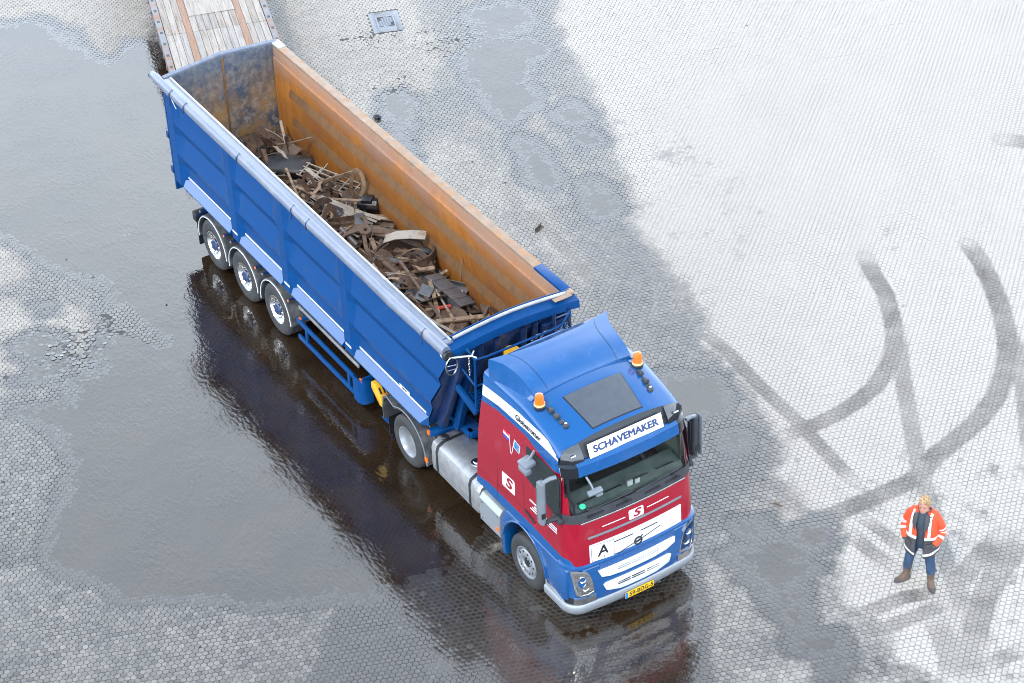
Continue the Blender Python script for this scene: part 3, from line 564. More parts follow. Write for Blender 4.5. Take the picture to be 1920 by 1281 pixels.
# sun visor
def visor(y0, y1, name, mat, n=14, dz=0):
    b_ = MB(); rr = []
    for i in range(n + 1):
        y = y0 + (y1 - y0) * i / n; a = abs(y)
        x = 1.215 - .055 * (min(a, .95) / .95) ** 2 - (max(0, a - .95) / .22) ** 2 * .16
        rr.append([(x - .085, y, 3.215 - .02 * a), (x, y, 3.17 - .01 * a), (x + .035, y, 2.985), (x + .02, y, 2.975), (x - .02, y, 3.15 - .01 * a), (x - .09, y, 3.195 - .02 * a)])
    return b_.loft(rr, True, True).build(name, mat, TR, sharp=30)
visor(-.95, .95, 'sun_visor', M_BLUE)
for s in (-1, 1): visor(s * .952, s * 1.17, 'visor_end', M_GLOSSB, 6)
# hatch
hp = [(.90, -.455), (.90, .455), (.84, .50), (.22, .535), (.17, .50), (.17, -.50), (.22, -.535), (.84, -.50)]
def roofpatch(name, mat, k, dz):
    b_ = MB(); b_.grid(lambda u, v: ((lambda x, y: (x, y, roofz(x, y) + dz))(.515 + (u - .5) * .70 * k * (1 - .0 * v), (v - .5) * 2 * k * (.535 - .075 * u) )), 10, 14)
    e = []
    n = 15; per = [i * n for i in range(11)] + [10 * n + j for j in range(1, n)] + [i * n + n - 1 for i in range(9, -1, -1)] + [j for j in range(n - 2, 0, -1)]
    top = [b_.v[i] for i in per]; b_.loft([top, [(x, y, z - dz - .01) for x, y, z in top]], True)
    return b_.build(name, mat, TR, sharp=40)
roofpatch('roof_hatch', M_HATCH, 1.0, .016)
roofpatch('hatch_seal', M_DARK, 1.03, .006)
# deflector
DP = [(-1.06, 3.965, 1.135), (-.95, 3.962, 1.065), (-.85, 3.955, 1.015), (-.70, 3.945, .975), (-.555, 3.93, .952), (-.40, 3.90, .94), (-.24, 3.85, .93), (-.15, 3.80, .92), (-.095, 3.75, .912)]
def dpt(x, z, w_, y):                                               # rear edge bows forward between flared corners
    k = 1 - min(1, abs(y) / w_) ** 2; return (x + .17 * k * max(0, (-.70 - x) / .36), y, z + .045 * k)
b_ = MB(); rr = []
for x, z, w_ in DP:
    t = (x + 1.1) / 1.025; lo = 3.50 + .18 * t
    top = [dpt(x, z, w_, y) for y in np.linspace(-w_, w_, 21)]
    rr.append([(x + .02, -1.165 + .20 * t, lo), (x, -w_ - .012, z - .05)] + top + [(x, w_ + .012, z - .05), (x + .02, 1.165 - .20 * t, lo)])
b_.loft(rr, False); b_.add(rr[0], [list(range(len(rr[0])))]); b_.add([(v[0] + .001, v[1], v[2]) for v in rr[-1]], [list(range(len(rr[-1])))])
b_.build('roof_deflector', M_BLUE, TR, sharp=38)
for s in (-1, 1):                                                   # joints of the three deflector panels
    b_ = MB(); b_.loft([[(lambda q: (q[0], q[1], q[2] + .003))(dpt(x, z, w_, s * (.74 * w_ / 1.02 + d))) for d in (-.006, .006)] for x, z, w_ in DP], False); b_.build('panel_joint', M_NAVY, TR, recalc=False)
for y in (-.86, -.70, .70, .86): MB().box((-.03, y, 3.70), (.09, .05, .012)).build('deflector_bracket', M_BLUE, TR)
# beacons
for s in (-1, 1):
    c = (.08, s * .93, roofz(.08, .93))
    b_ = MB().lathe([(0, -.02), (.095, -.02), (.10, .03), (.085, .045), (0, .045)], axis='z', n=24); bc = b_.build('beacon', M_DARK, TR, loc=c)
    b_ = MB().lathe([(.088, .045), (.088, .085), (.078, .09), (.072, .20), (.06, .235), (.03, .25), (0, .252)], axis='z', n=24); link('lens', b_.mesh('lens', M_AMB), bc)
    b_ = MB().lathe([(.09, .046), (.0915, .05), (.0915, .080), (.09, .084)], axis='z', n=24); link('reflector_ring', b_.mesh('reflector_ring', pm('clear_amber', (.9, .55, .2), .15, coat=.6)), bc)
# horns, aerials
for pts in (((.255, -.845), (.40, -.83), (.52, -.815), (.62, -.80)), ((.27, .845), (.44, .83), (.53, .82), (.62, .80))):
    for k, (x, y) in enumerate(pts):
        z = roofz(x, y)
        if k < 2: MB().add([(x - .09, y - .035, z), (x + .06, y - .05, z), (x + .06, y + .05, z), (x - .09, y + .035, z), (x - .07, y - .02, z + .045), (x + .05, y - .03, z + .075), (x + .05, y + .03, z + .075), (x - .07, y + .02, z + .045)], [(0, 1, 2, 3), (4, 5, 6, 7), (0, 1, 5, 4), (1, 2, 6, 5), (2, 3, 7, 6), (3, 0, 4, 7)]).build('roof_aerial', M_GREY, TR, bevel=.01)
        elif k == 2: MB().lathe([(0, 0), (.05, 0), (.045, .02), (.025, .03), (0, .03)], (x, y, z), 'z', 18).build('aerial_base', M_GREY, TR)
        else: MB().lathe([(0, -.01), (.045, -.01), (.05, .03), (.02, .05), (0, .05)], (x, y, z), 'z', 18).lathe([(.02, .05), (.022, .065), (0, .07)], (x, y, z), 'z', 12, 1).build('horn', [M_UNDER, M_CHROME], TR)
    x0, y0 = pts[0]; MB().tube([(.0, y0 * .93, roofz(0, y0) + .008), (.25, y0 * .97, roofz(.25, y0) + .006), (.62, y0 * .94, roofz(.62, y0) + .006)], .006, 5).build('cable', M_DARK, TR)
# side windows, seams, handles, decals
yw = lambda z: ip(z, WD)
def side_plate(name, poly, mat, s, t=.004, parent=None, bevel=0):
    b_ = MB(); n = len(poly); A = [(x, s * (yw(z) - .004), z) for x, z in poly]; B = [(x, s * (yw(z) + t), z) for x, z in poly]
    b_.add(A + B, [list(range(n)), list(range(n, 2 * n))[::-1]] + [[i, n + i, n + (i + 1) % n, (i + 1) % n] for i in range(n)])
    return b_.build(name, mat, parent or TR, bevel=bevel)
WINP = [(.10, 2.96), (.12, 2.40), (.30, 2.36), (1.0, 2.185), (1.06, 2.24), (1.02, 2.86), (.96, 2.945), (.55, 2.985)]
for s in (-1, 1):
    side_plate('window_surround', [(.53 + (x - .53) * 1.06, 2.6 + (z - 2.6) * 1.08) for x, z in WINP], M_DARK, s, .003)
    sw = side_plate('side_window', WINP, M_WIN, s, .006)
    side_plate('door_handle', [(.05, 1.69), (.07, 1.665), (.33, 1.585), (.34, 1.61), (.30, 1.64)], M_DARK, s, .03, bevel=.006)
    for k, (za, zb, x0) in enumerate(((1.93, 1.905, .32), (1.885, 1.86, .26), (1.835, 1.81, .20))):
        side_plate('coach_line', [(x0, za + .02 * (x0 - .2)), (.70, za), (.70, zb), (x0, zb + .02 * (x0 - .2))], M_WHITE, s, .0025)
        side_plate('coach_line', [(.73, za), (.97, za + .005), (.97, zb + .005), (.73, zb)], M_WHITE, s, .0025)
    for nm, pts in (('panel_seam', [(-.80, 1.27), (-.78, 2.2), (-.74, 3.18)]), ('panel_seam', [(.03, 1.5), (.0, 2.3), (-.02, 2.98)]), ('panel_seam', [(-.79, 1.62), (-.3, 1.66), (.03, 1.66)]), ('panel_seam', [(-1.40, 1.56), (-1.1, 1.62), (-1.02, 1.42)])):
        MB().tube([(x, s * (yw(z) + .0005), z) for x, z in pts], .0045, 4).build(nm, M_DARK if nm == '' else pm('seam_shadow_gap', (.05, .004, .01), .6), TR) if False else MB().loft([[(x - .004, s * (yw(z) + .0015), z), (x + .004, s * (yw(z) + .0015), z - (.006 if abs(pts[0][1] - pts[-1][1]) < .4 else 0))] for x, z in pts], False).build(nm, M_INK, TR, recalc=False)
    # flag decal and square letter emblem
    fx0, fz0 = -.33, 2.62
    fl = MB(); Y = lambda z: s * (yw(z) + .003)
    def q2(pts, mi): fl.add([(x, Y(z), z) for x, z in pts], [list(range(len(pts)))], mi)
    q2([(-.37, 2.56), (-.355, 2.56), (-.41, 2.90), (-.425, 2.90)], 0); q2([(-.34, 2.56), (-.325, 2.56), (-.25, 2.90), (-.265, 2.90)], 0)
    for k, mi in enumerate((1, 0, 2)): q2([(-.60 + .004 * k, 2.925 - .05 * k), (-.43, 2.905 - .05 * k), (-.425, 2.862 - .05 * k), (-.595 + .004 * k, 2.88 - .05 * k)], mi)
    q2([(-.255, 2.90), (-.09, 2.86), (-.115, 2.70), (-.285, 2.735)], 0); q2([(-.25, 2.885), (-.105, 2.85), (-.125, 2.712), (-.275, 2.745)], 3)
    fl.build('flag_decal', [M_WHITE, pm('flag_red', (.55, .01, .02), .4), pm('flag_blue', (.01, .06, .4), .4), pm('flag_sky_blue', (.02, .22, .62), .4)], TR, recalc=False)
    em = side_plate('emblem_plate', [(-.635, 1.99), (-.62, 2.02), (-.28, 2.04), (-.26, 2.02), (-.255, 1.77), (-.27, 1.745), (-.61, 1.735), (-.63, 1.75)], M_WHITE, s, .0025)
    text('emblem', 'S', M_RED, .30, frame((-.445, s * (yw(1.9) + .0045), 1.885), (1 if s < 0 else -1, 0, 0), (0, 0, 1)), em, sx=1.25, off=0, bold=.016, shear=.25)
    text('lettering', 'Globetrotter', M_INK, .135, frame((.095, s * 1.172, 3.350), (1 if s < 0 else -1, 0, 0), (0, s * -.09, 1)), TR, sx=1.0, off=0, bold=.0018)
text('lettering', 'SCHAVEMAKER', M_WHITE, .05, frame((.36, -yw(1.98) - .003, 1.985), (1, 0, .0), (0, 0, 1)), TR, sx=1.0, off=.002)
# white stripe text carrier sits on the printed band; side steps and arches
arch = [(.64 * math.cos(a), .53 + .70 * math.sin(a)) for a in np.linspace(R(2), R(178), 22)]
for s in (-1, 1):
    y0, y1 = s * 1.255, s * .98
    b_ = MB(); outer = [(-.60, .23), (-.72, .25), (-.71, .95), (-.60, 1.20), (-.52, 1.262), (1.18, 1.262), (1.23, 1.20), (1.22, .74), (1.10, .70), (.66, .66)]
    inner = [(.64 * math.cos(a) if a < math.pi * .8 else -.60 - .0 * a, .53 + .70 * math.sin(a)) for a in np.linspace(R(10), R(176), 20)]
    b_.prism([(x, z) for x, z in [(-.60, .23)] + [(-.72, .25), (-.71, .95), (-.60, 1.20), (-.52, 1.258), (1.18, 1.258), (1.23, 1.20), (1.225, .60), (.66, .56)] + [(.63 * math.cos(a), .56 + .675 * math.sin(a)) for a in np.linspace(R(4), R(174), 20)]], y0, y1)
    b_.build('wheel_arch', M_BLUE, TR, bevel=.012, sharp=40)
    MB().tube([(.645 * math.cos(a) - .005, s * 1.262, .57 + .695 * math.sin(a)) for a in np.linspace(R(6), R(172), 22)], .018, 6).build('arch_lip', M_BLUE, TR)
    b_ = MB(); b_.loft([[(.63 * math.cos(a), y, .56 + .675 * math.sin(a)) for a in np.linspace(R(4), R(174), 20)] for y in (s * .98, s * .85)], False); b_.build('arch_liner', M_UNDER, TR, recalc=False)
# lower front: blue panel with grille, bumper
def band(name, mat, zs, offs, xr=.68, bevel=0, **kw):
    b_ = MB(); b_.loft([outline(z, xr=xr, off=o_) for z, o_ in zip(zs, offs)], False); return b_.build(name, mat, TR, merge=1e-4, **kw)
M_MESH = None
def mesh_paint():
    m, nt, nd, lk, b = nmat('blue_grille_mesh'); t = nd.new('ShaderNodeTexCoord'); mp = N(nt, 'ShaderNodeMapping'); mp.inputs['Scale'].default_value = (1, 1, 1.6); lk.new(t.outputs['Object'], mp.inputs[0])
    v = N(nt, 'ShaderNodeTexVoronoi'); v.inputs['Scale'].default_value = 30; v.inputs['Randomness'].default_value = .15; lk.new(mp.outputs[0], v.inputs['Vector'])
    lk.new(mixc(nt, ramp(nt, v.outputs['Distance'], .2, .5), (.003, .05, .2), BLUE), b.inputs['Base Color']); b.inputs['Roughness'].default_value = .4; bump(nt, v.outputs['Distance'], .8, .02, b); return m
M_MESH = mesh_paint()
band('front_panel', M_BLUE, [.44, .55, .75, 1.0, 1.2, 1.25], [.012, .014, .014, .012, .008, -.03])
band('front_lip', M_BLUE, [1.23, 1.245, 1.29, 1.305], [.0, .03, .03, .0], xr=1.0)
bump_ = band('bumper', M_SILV, [.265, .275, .33, .40, .47, .50, .505], [-.03, .015, .045, .055, .05, .03, -.02], xr=.60, sharp=40)
fxy = lambda y, z, off=0.0: ip(z, XF) + off - .05 * (y / .945) ** 2 if abs(y) < .945 else ip(z, XF) - .05 + off
def fplate(name, poly, mat, t=.006, parent=None, base=-.01, bevel=0, ny=10):
    """plate on the front face; poly in (y, z), follows the bow of the cab"""
    b_ = MB(); n = len(poly)
    A = [(fxy(y, z, base), y, z) for y, z in poly]; B = [(fxy(y, z, t), y, z) for y, z in poly]
    b_.add(A + B, [list(range(n))[::-1], list(range(n, 2 * n))] + [[i, (i + 1) % n, n + (i + 1) % n, n + i] for i in range(n)])
    return b_.build(name, mat, parent or TR, bevel=bevel, recalc=True)
def dens(pts, n=8):
    out = []
    for a, b in zip(pts, pts[1:] + pts[:1]):
        k = n if abs(a[0] - b[0]) > .3 else 1
        out += [(a[0] + (b[0] - a[0]) * i / k, a[1] + (b[1] - a[1]) * i / k) for i in range(k)]
    return out
def strips(name, y0, y1, z0, z1, mat, t, parent=None, slant=0.0):
    """long plate made of short bowed quads"""
    b_ = MB(); rr = []
    for i in range(13):
        y = y0 + (y1 - y0) * i / 12; e = slant * min(1, (y1 - abs(y)) / .2) if slant else 0
        rr.append([(fxy(y, z1, -.008), y, z1), (fxy(y, z1, t), y, z1), (fxy(y, z0, t), y, z0), (fxy(y, z0, -.008), y, z0)])
    return b_.loft(rr, True, True).build(name, mat, parent or TR, bevel=.003)
mesh_ = strips('grille_mesh', -.72, .72, .50, 1.255, M_MESH, .020)
wp = strips('front_badge_panel', -.885, .885, 1.315, 1.662, M_WHITE, .010)
strips('chrome_strip', -1.0, .0 + 1.0, 2.105, 2.13, M_CHROME, .012); strips('grey_strip', -.90, .90, 1.79, 1.825, M_LGREY, .014)
strips('upper_mesh', -.50, .66, 1.262, 1.312, M_MESH, .012)
for ya, yb in ((-.44, -.08), (.06, .40)): strips('badge_slot', ya, yb, 1.548, 1.570, M_DARK, .013, wp)
for a_, b2_ in (((-.40, 1.30), (-.08, 1.372)), ((.09, 1.40), (.45, 1.475))):
    MB().beam((fxy(a_[0], a_[1], .016), *a_), (fxy(b2_[0], b2_[1], .016), *b2_), .006, .010).build('diagonal_bar', M_DARK, wp)
b_ = MB(); b_.lathe([(.058, -.008), (.078, -.008), (.078, .012), (.058, .012), (.058, -.008)], (0, 0, 0), 'x', 28); b_.beam((.008, -.045, -.012), (.008, .045, .012), .01, .028); b_.tube([(.004, .045, .05), (.004, .085, .09)], .009, 6); b_.build('round_emblem', M_DARK, wp, loc=Vector((fxy(0, 1.385, .014), .005, 1.385)) - world_of(wp))
fplate('letter_plate_rim', [(-.868, 1.658), (-.858, 1.322), (-.447, 1.292), (-.442, 1.618)], M_LGREY, .0125)
ap = fplate('letter_plate', [(-.855, 1.645), (-.845, 1.335), (-.46, 1.305), (-.455, 1.605)], pm('plate_white', (.78, .79, .8), .35, var=.03), .016)
text('letter', 'A', M_INK, .30, frame((fxy(-.65, 1.5, .0245) - .004, -.645, 1.485), (.035, 1, -.04), (-.0, 0, 1)), ap, off=.004)
text('letter', '2', M_INK, .06, frame((fxy(-.65, 1.5, .024) + .006, -.635, 1.358), (.035, 1, -.04), (0, 0, 1)), ap)
for y, z in ((-.83, 1.47), (-.475, 1.47)): MB().lathe([(0, 0), (.008, 0), (0, .006)], (fxy(y, z, .016), y, z), 'x', 8).build('screw', M_DARK, ap)
sp_ = fplate('emblem_plate', [(-.135, 2.0), (-.12, 2.02), (.13, 2.015), (.145, 2.0), (.145, 1.865), (.13, 1.845), (-.12, 1.845), (-.135, 1.86)], M_WHITE, .006)
text('emblem', 'S', M_RED, .19, frame((fxy(0, 1.93, .0085), .005, 1.93), (0, 1, 0), (-.12, 0, 1)), sp_, sx=1.5, off=0, bold=.010, shear=.25)
strips('coach_line', -.63, -.20, 1.925, 1.94, M_WHITE, .004); strips('coach_line', .22, .65, 1.925, 1.94, M_WHITE, .004)
gi1 = fplate('grille_insert', dens([(-.755, 1.10), (-.70, 1.115), (.66, 1.115), (.735, 1.10), (.73, .99), (.55, .925), (.30, .905), (-.30, .905), (-.55, .925), (-.70, .965)]), M_WHITE, .034, bevel=.004)
gi2 = fplate('grille_insert', dens([(-.665, .765), (-.62, .80), (.60, .80), (.655, .77), (.62, .62), (.36, .555), (.2, .55), (-.2, .55), (-.36, .56), (-.61, .635)]), M_WHITE, .034, bevel=.004)
for gi, zs_ in ((gi1, (1.035, .995)), (gi2, (.70, .66))):
    for z in zs_:
        for ya, yb in ((-.40, -.16), (-.13, .13), (.16, .40)): strips('vent_slot', ya, yb, z, z + .011, M_INK if gi is gi2 else M_LGREY, .0365, gi)
# headlights, fog lamps, plate
for s in (-1, 1):
    def cp(y, z, o_=.03):                                           # point on the cab corner
        w_ = ip(z, WD); xc = ip(z, XF) - .05; yc = w_ - RC; ya = abs(y)
        if ya <= yc: x = xc + .05 * (1 - (ya / yc) ** 2); n = Vector((1, 0, 0)); q = Vector((x, ya, z))
        else: t = math.asin(min(.999, (ya - yc) / RC)); n = Vector((math.cos(t), math.sin(t), 0)); q = Vector((xc - RC + RC * math.cos(t), yc + RC * math.sin(t), z))
        q = q + n * o_; return (q.x, s * q.y, q.z)
    P = [(1.18, 1.225), (1.10, 1.235), (.96, 1.175), (.905, 1.08), (.86, .90), (.825, .70), (.93, .66), (1.07, .665), (1.12, .72), (1.15, .95)]
    Q = [(.995 + (a - .995) * .86, .94 + (b - .94) * .88) for a, b in P]
    hl = MB().loft([[cp(y, z, -.02) for y, z in P], [cp(y, z, .032) for y, z in P], [cp(y, z, .034) for y, z in Q], [cp(y, z, .0) for y, z in Q]], True).build('headlight', M_CHROME, TR, sharp=40)
    MB().add([cp(y, z, .005) for y, z in Q], [list(range(len(Q)))]).build('housing', M_SILV, hl, recalc=False)
    for y, z, r_ in ((1.03, 1.03, .055), (.985, .85, .06)): MB().lathe([(0, -.02), (r_ * .5, -.01), (r_, .02), (r_ * 1.1, .02)], cp(y, z, .008), 'x', 20).build('reflector_bowl', M_CHROME, hl)
    MB().box(cp(.955, .93, .012), (.01, .03, .09)).build('bulb', M_DARK, hl)
    MB().add([cp(y, z, .028) for y, z in Q], [list(range(len(Q)))]).build('glass', M_LENS, hl, recalc=False)
    MB().loft([[cp(y, .635, .02), cp(y, .635, .035), cp(y, .515, .035), cp(y, .515, .02)] for y in np.linspace(.80, 1.14, 8)], True, True).build('fog_lamp', M_CHROME, TR)
    MB().loft([[cp(y, .635, .02), cp(y, .635, .033), cp(y, .515, .033), cp(y, .515, .02)] for y in np.linspace(1.145, 1.22, 4)], True, True).build('lamp_surround', M_DARK, TR)
    st = MB(); st.prism([(.60, .72), (.66, .62), (1.2, .50), (1.2, .44), (.60, .44)], s * 1.255, s * 1.05); st.build('step', M_SILV, TR, bevel=.01)
    for i in range(6):
        for j in range(3): MB().box((.74 + i * .075, s * (1.09 + j * .055), .612 - (i * .075) * .222), (.05, .03, .008), 0, Matrix.Rotation(.22, 3, 'Y')).build('step_hole', M_INK, TR)
lp = MB().box((fxy(0, .36, .075), -.0, .365), (.012, .56, .125)).build('number_plate', M_PLATE, TR, bevel=.003)
MB().box((fxy(0, .36, .0815), -.255, .365), (.002, .05, .122)).build('country_band', pm('plate_blue', (.02, .16, .5), .4), lp)
text('plate_number', '59-BDG-5', M_INK, .125, frame((fxy(0, .36, .082), .03, .365), (0, 1, 0), (0, 0, 1)), lp, off=0, bold=.0022, sx=.84, space=1.08)
MB().box((1.05, 0, .27), (.10, 1.7, .14)).build('under_bumper', M_UNDER, TR)
# mirrors
for s in (-1, 1):
    y = s * 1.46
    hs = MB(); hs.loft([[(.90 + a * .07, y + bb * .055, 2.10 + c) for a, bb in ((-1, -1), (.4, -1), (1, -.55), (1, .55), (.4, 1), (-1, 1))] for c in (0, .02, .42, .45, .80, .84)], True, True)
    mr = hs.build('mirror', M_LGREY if s < 0 else M_GREY, TR, bevel=.02)
    if s > 0: MB().box((.93, 1.552, 2.52), (.13, .014, .80)).build('mirror_cover', M_LGREY, mr, bevel=.006)
    MB().box((.835, y, 2.50), (.02, .11, .66)).build('mirror_glass', M_CHROME, mr); MB().box((.972, y + .02 * s, 2.30), (.012, .07, .10)).build('mirror_vent', M_DARK, mr)
    MB().box((.86, s * 1.42, 2.52), (.08, .09, .60)).build('mirror_back', M_DARK, mr, bevel=.02)
    MB().tube([(.98, s * 1.24, 2.99), (.96, s * 1.34, 2.99), (.92, s * 1.45, 2.93)], .035, 8).build('mirror_arm', M_LGREY, mr); MB().tube([(1.05, s * 1.22, 2.20), (1.0, s * 1.34, 2.20), (.93, s * 1.45, 2.12)], .04, 8).build('mirror_arm', M_DARK, mr)
    MB().box((1.02, s * 1.25, 2.17), (.22, .09, .10)).build('mirror_foot', M_GREY, mr, bevel=.02)
    if s < 0:
        sm = MB(); sm.box((.37, -1.38, 2.93), (.24, .22, .09), 0, Matrix.Rotation(.2, 3, 'X')); sm.box((.42, -1.45, 2.86), (.24, .12, .10)); k_ = sm.build('kerb_mirror', M_LGREY, TR, bevel=.025)
        MB().tube([(.30, -1.19, 3.03), (.36, -1.30, 3.0), (.37, -1.38, 2.95)], .025, 8).build('mirror_arm', M_LGREY, k_)
        fm = MB(); fm.box((1.40, -.80, 2.78), (.10, .26, .07), 0, Matrix.Rotation(.5, 3, 'Y')); fm.box((1.43, -.74, 2.72), (.07, .12, .05)); k_ = fm.build('front_mirror', M_LGREY, TR, bevel=.02)
        MB().tube([(1.25, -.86, 3.0), (1.36, -.84, 2.9), (1.40, -.82, 2.80)], .018, 8).build('mirror_arm', M_LGREY, k_)
# wipers
for y0, y1 in ((-.95, -.05), (.02, .93)):
    wz = 2.335
    w_ = MB().tube([(fxy(y, wz, .035) - (.12 if abs(y) > .94 else 0), y, wz + .05 * (y - y0)) for y in np.linspace(y0, y1, 8)], .010, 5).build('wiper', M_DARK, TR)
    MB().tube([(fxy(y1, 2.22, .02), y1 - .05, 2.22), (fxy(y1, 2.3, .06), (y0 + y1) / 2 + .25, 2.34)], .013, 5).build('wiper_arm', M_DARK, w_)
for y in (-.72, -.2, .35, .75): MB().box((fxy(y, 2.2, .012), y, 2.215), (.02, .30, .035)).build('cowl_recess', M_DARK, TR, bevel=.006)
# chassis, tanks, rear mudguards
b_ = MB(); b_.box((-1.8, -.42, .86), (6.0, .09, .28)); b_.box((-1.8, .42, .86), (6.0, .09, .28))
for x in (-4.5, -3.2, -2.2, -1.2, .6): b_.box((x, 0, .86), (.12, .8, .2))
b_.box((-3.81, 0, .5), (.2, 1.9, .2)); b_.box((0, 0, .45), (.14, 1.9, .14)); b_.build('chassis', M_UNDER, TR, bevel=.01)
b_ = MB(); b_.box((-.3, 0, 1.12), (2.0, 1.0, .3)); b_.box((-3.3, 0, 1.02), (1.5, .75, .06)); b_.build('engine_cover', M_UNDER, TR, bevel=.02)
b_ = MB(); b_.lathe([(0, 0), (.46, 0), (.48, .05), (.1, .09), (0, .09)], (-3.6, 0, 1.10), 'z', 32); b_.build('fifth_wheel', M_UNDER, TR)
for s in (-1, 1):
    sec_ = [(s * 1.225, .50), (s * 1.235, .58), (s * 1.235, .95), (s * 1.20, 1.06), (s * 1.08, 1.12), (s * .65, 1.13), (s * .56, 1.06), (s * .56, .52), (s * .65, .42), (s * 1.12, .42)]
    tk = MB().loft([[(x, (y - s * .9) * k + s * .9, (z - .77) * k + .77) for y, z in sec_] for x, k in ((-2.99, .90), (-2.97, .97), (-2.93, 1), (-1.50, 1), (-1.46, .97), (-1.44, .92))], True, True).build('fuel_tank', M_ALU, TR, sharp=40)
    for x in (-2.78, -1.72): MB().loft([[(x + d, (y - s * .9) * 1.012 + s * .9, (z - .77) * 1.014 + .77) for y, z in sec_] for d in (-.035, .035)], True).build('tank_strap', M_DARK, tk, recalc=False)
    MB().lathe([(0, 0), (.07, 0), (.075, .03), (.06, .05), (0, .05)], (-2.86, s * 1.02, 1.12), 'z', 14).build('filler_cap', M_DARK, tk); MB().lathe([(.10, 0), (.10, .012), (.06, .016), (.055, .04), (0, .045)], (-1.98, s * .92, 1.125), 'z', 18).build('filler_cap', M_CHROME, tk)
    bx_ = MB().loft([[(x, y, z) for y, z in ((s * 1.235, .46), (s * 1.24, .92), (s * 1.17, 1.02), (s * .7, 1.04), (s * .7, .4), (s * 1.18, .38))] for x in (-1.415, -1.40, -.80, -.785)], True, True).build('equipment_box', M_SILV, TR, bevel=.02)
    MB().box((-.86, s * 1.242, .60), (.10, .008, .06)).build('side_marker', M_AMB, bx_)
    for x, z in ((-1.33, .86), (-.85, .88), (-.86, .46), (-1.33, .52)): MB().lathe([(0, -.002), (.016, -.002), (.016, .008), (0, .01)], (x, s * 1.24, z), 'y', 8).build('latch', M_DARK, bx_)
    # rear mudguard: flat rear shelf, arc, vertical apron
    arc_ = [(-4.62, .50), (-4.63, .80), (-4.58, 1.02), (-4.45, 1.12)] + [(-3.81 + .66 * math.cos(a), .50 + .66 * math.sin(a)) for a in np.linspace(R(125), R(22), 14)] + [(-3.16, .62), (-3.12, .42)]
    arc2 = [(-4.60, .50), (-4.60, .80), (-4.55, .99), (-4.43, 1.08)] + [(-3.81 + .62 * math.cos(a), .50 + .62 * math.sin(a)) for a in np.linspace(R(125), R(22), 14)] + [(-3.20, .60), (-3.17, .42)]
    b_ = MB(); n_ = len(arc_)
    b_.loft([[(x, s * 1.25, z) for x, z in arc_], [(x, s * .62, z) for x, z in arc_], [(x, s * .62, z) for x, z in arc2], [(x, s * 1.25, z) for x, z in arc2], [(x, s * 1.25, z) for x, z in arc_]], False)
    mg = b_.build('rear_mudguard', M_FEND, TR, sharp=40)
    MB().tube([(x, s * 1.252, z) for x, z in arc_[2:]], .012, 6).build('mudguard_edge', M_LGREY, mg); MB().tube([(x, s * 1.0, z + .006) for x, z in arc_[3:-3]], .012, 6).build('mudguard_rib', M_LGREY, mg)
    MB().box((-4.635, s * 1.10, .92), (.03, .14, .10)).build('tail_lamp', M_REDL, mg); MB().box((-3.13, s * 1.254, .56), (.09, .02, .09)).build('side_marker', M_AMB, mg)
    MB().box((-4.62, s * .95, .33), (.012, .40, .5)).build('mud_flap', M_DARK, mg)
    wheel(TR, 0, s * 1.235, .5, 'tyre_f', 'rim_f', s, 'front_wheel')
    wheel(TR, -3.81, s * 1.24, .5, 'tyre_f', 'rim_d', s, 'drive_wheel')
    e = link('drive_wheel', None, TR); e.location = (-3.81, s * .90, .492); e.rotation_euler = (0, 0, 0 if s < 0 else math.pi); link('tyre', WM['tyre_f'], e)
# ------------------------------------------------------------------ tipper trailer
TL = thing('tipper_trailer', 'long blue open-topped tipper trailer with rusty orange inside, full of scrap', 'trailer', (-8, 0, 0))
def rust_inner():
    m, nt, nd, lk, b = nmat('rusty_orange_wall'); t = nd.new('ShaderNodeTexCoord'); s = nd.new('ShaderNodeSeparateXYZ'); lk.new(t.outputs['Object'], s.inputs[0])
    st = noise(nt, 5, 6, .65, stretch=(3.2, 1, .22)); bl = noise(nt, .9, 6, .62, stretch=(.7, 1, 1.2)); fi = noise(nt, 22, 5, .7, stretch=(2.6, 1, .35))
    c = mixc(nt, ramp(nt, st, .3, .7), (.31, .098, .010), (.44, .178, .030)); c = mixc(nt, ramp(nt, bl, .44, .64, 0, .85), c, (.23, .095, .040))
    hi = ramp(nt, mth(nt, 'ADD', s.outputs[2], mth(nt, 'MULTIPLY', mth(nt, 'SUBTRACT', bl, .5), 1.6)), 3.0, 3.5)
    c = mixc(nt, mth(nt, 'MULTIPLY', hi, .8), c, (.28, .18, .13)); c = mixc(nt, ramp(nt, fi, .54, .72, 0, .62), c, (.17, .080, .027)); c = mixc(nt, ramp(nt, fi, .22, .30, .35, 0), c, (.6, .5, .42))
    lk.new(c, b.inputs['Base Color']); lk.new(ramp(nt, st, .2, .8, .45, .75), b.inputs['Roughness']); bump(nt, mth(nt, 'ADD', fi, st), .25, .01, b); return m
M_ORG = rust_inner()
M_BLUEL = pm('glossy_blue_ledge', (.0006, .052, .175), .25, coat=.6, var=.06, grime=(.03, .07, .13), gl=.55, gh=.8, gs=5)
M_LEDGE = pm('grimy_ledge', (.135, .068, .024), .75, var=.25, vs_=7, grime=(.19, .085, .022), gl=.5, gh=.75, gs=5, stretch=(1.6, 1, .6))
M_RAILR = pm('scuffed_rusty_rail', (.235, .165, .115), .6, var=.2, vs_=5, grime=(.30, .14, .05), gl=.48, gh=.7, gs=6)
M_TARP = pm('rolled_tarp', (.125, .145, .19), .36, var=.12, vs_=5, grime=(.20, .19, .18), gl=.55, gh=.72, gs=5, stretch=(.5, 2.5, 1.6), coat=.25, bumps=.2, bs_=14)
M_NAVYF = pm('front_wall_blue', (.003, .019, .075), .36, coat=.35, var=.2, grime=(.06, .05, .045), gl=.55, gh=.85)
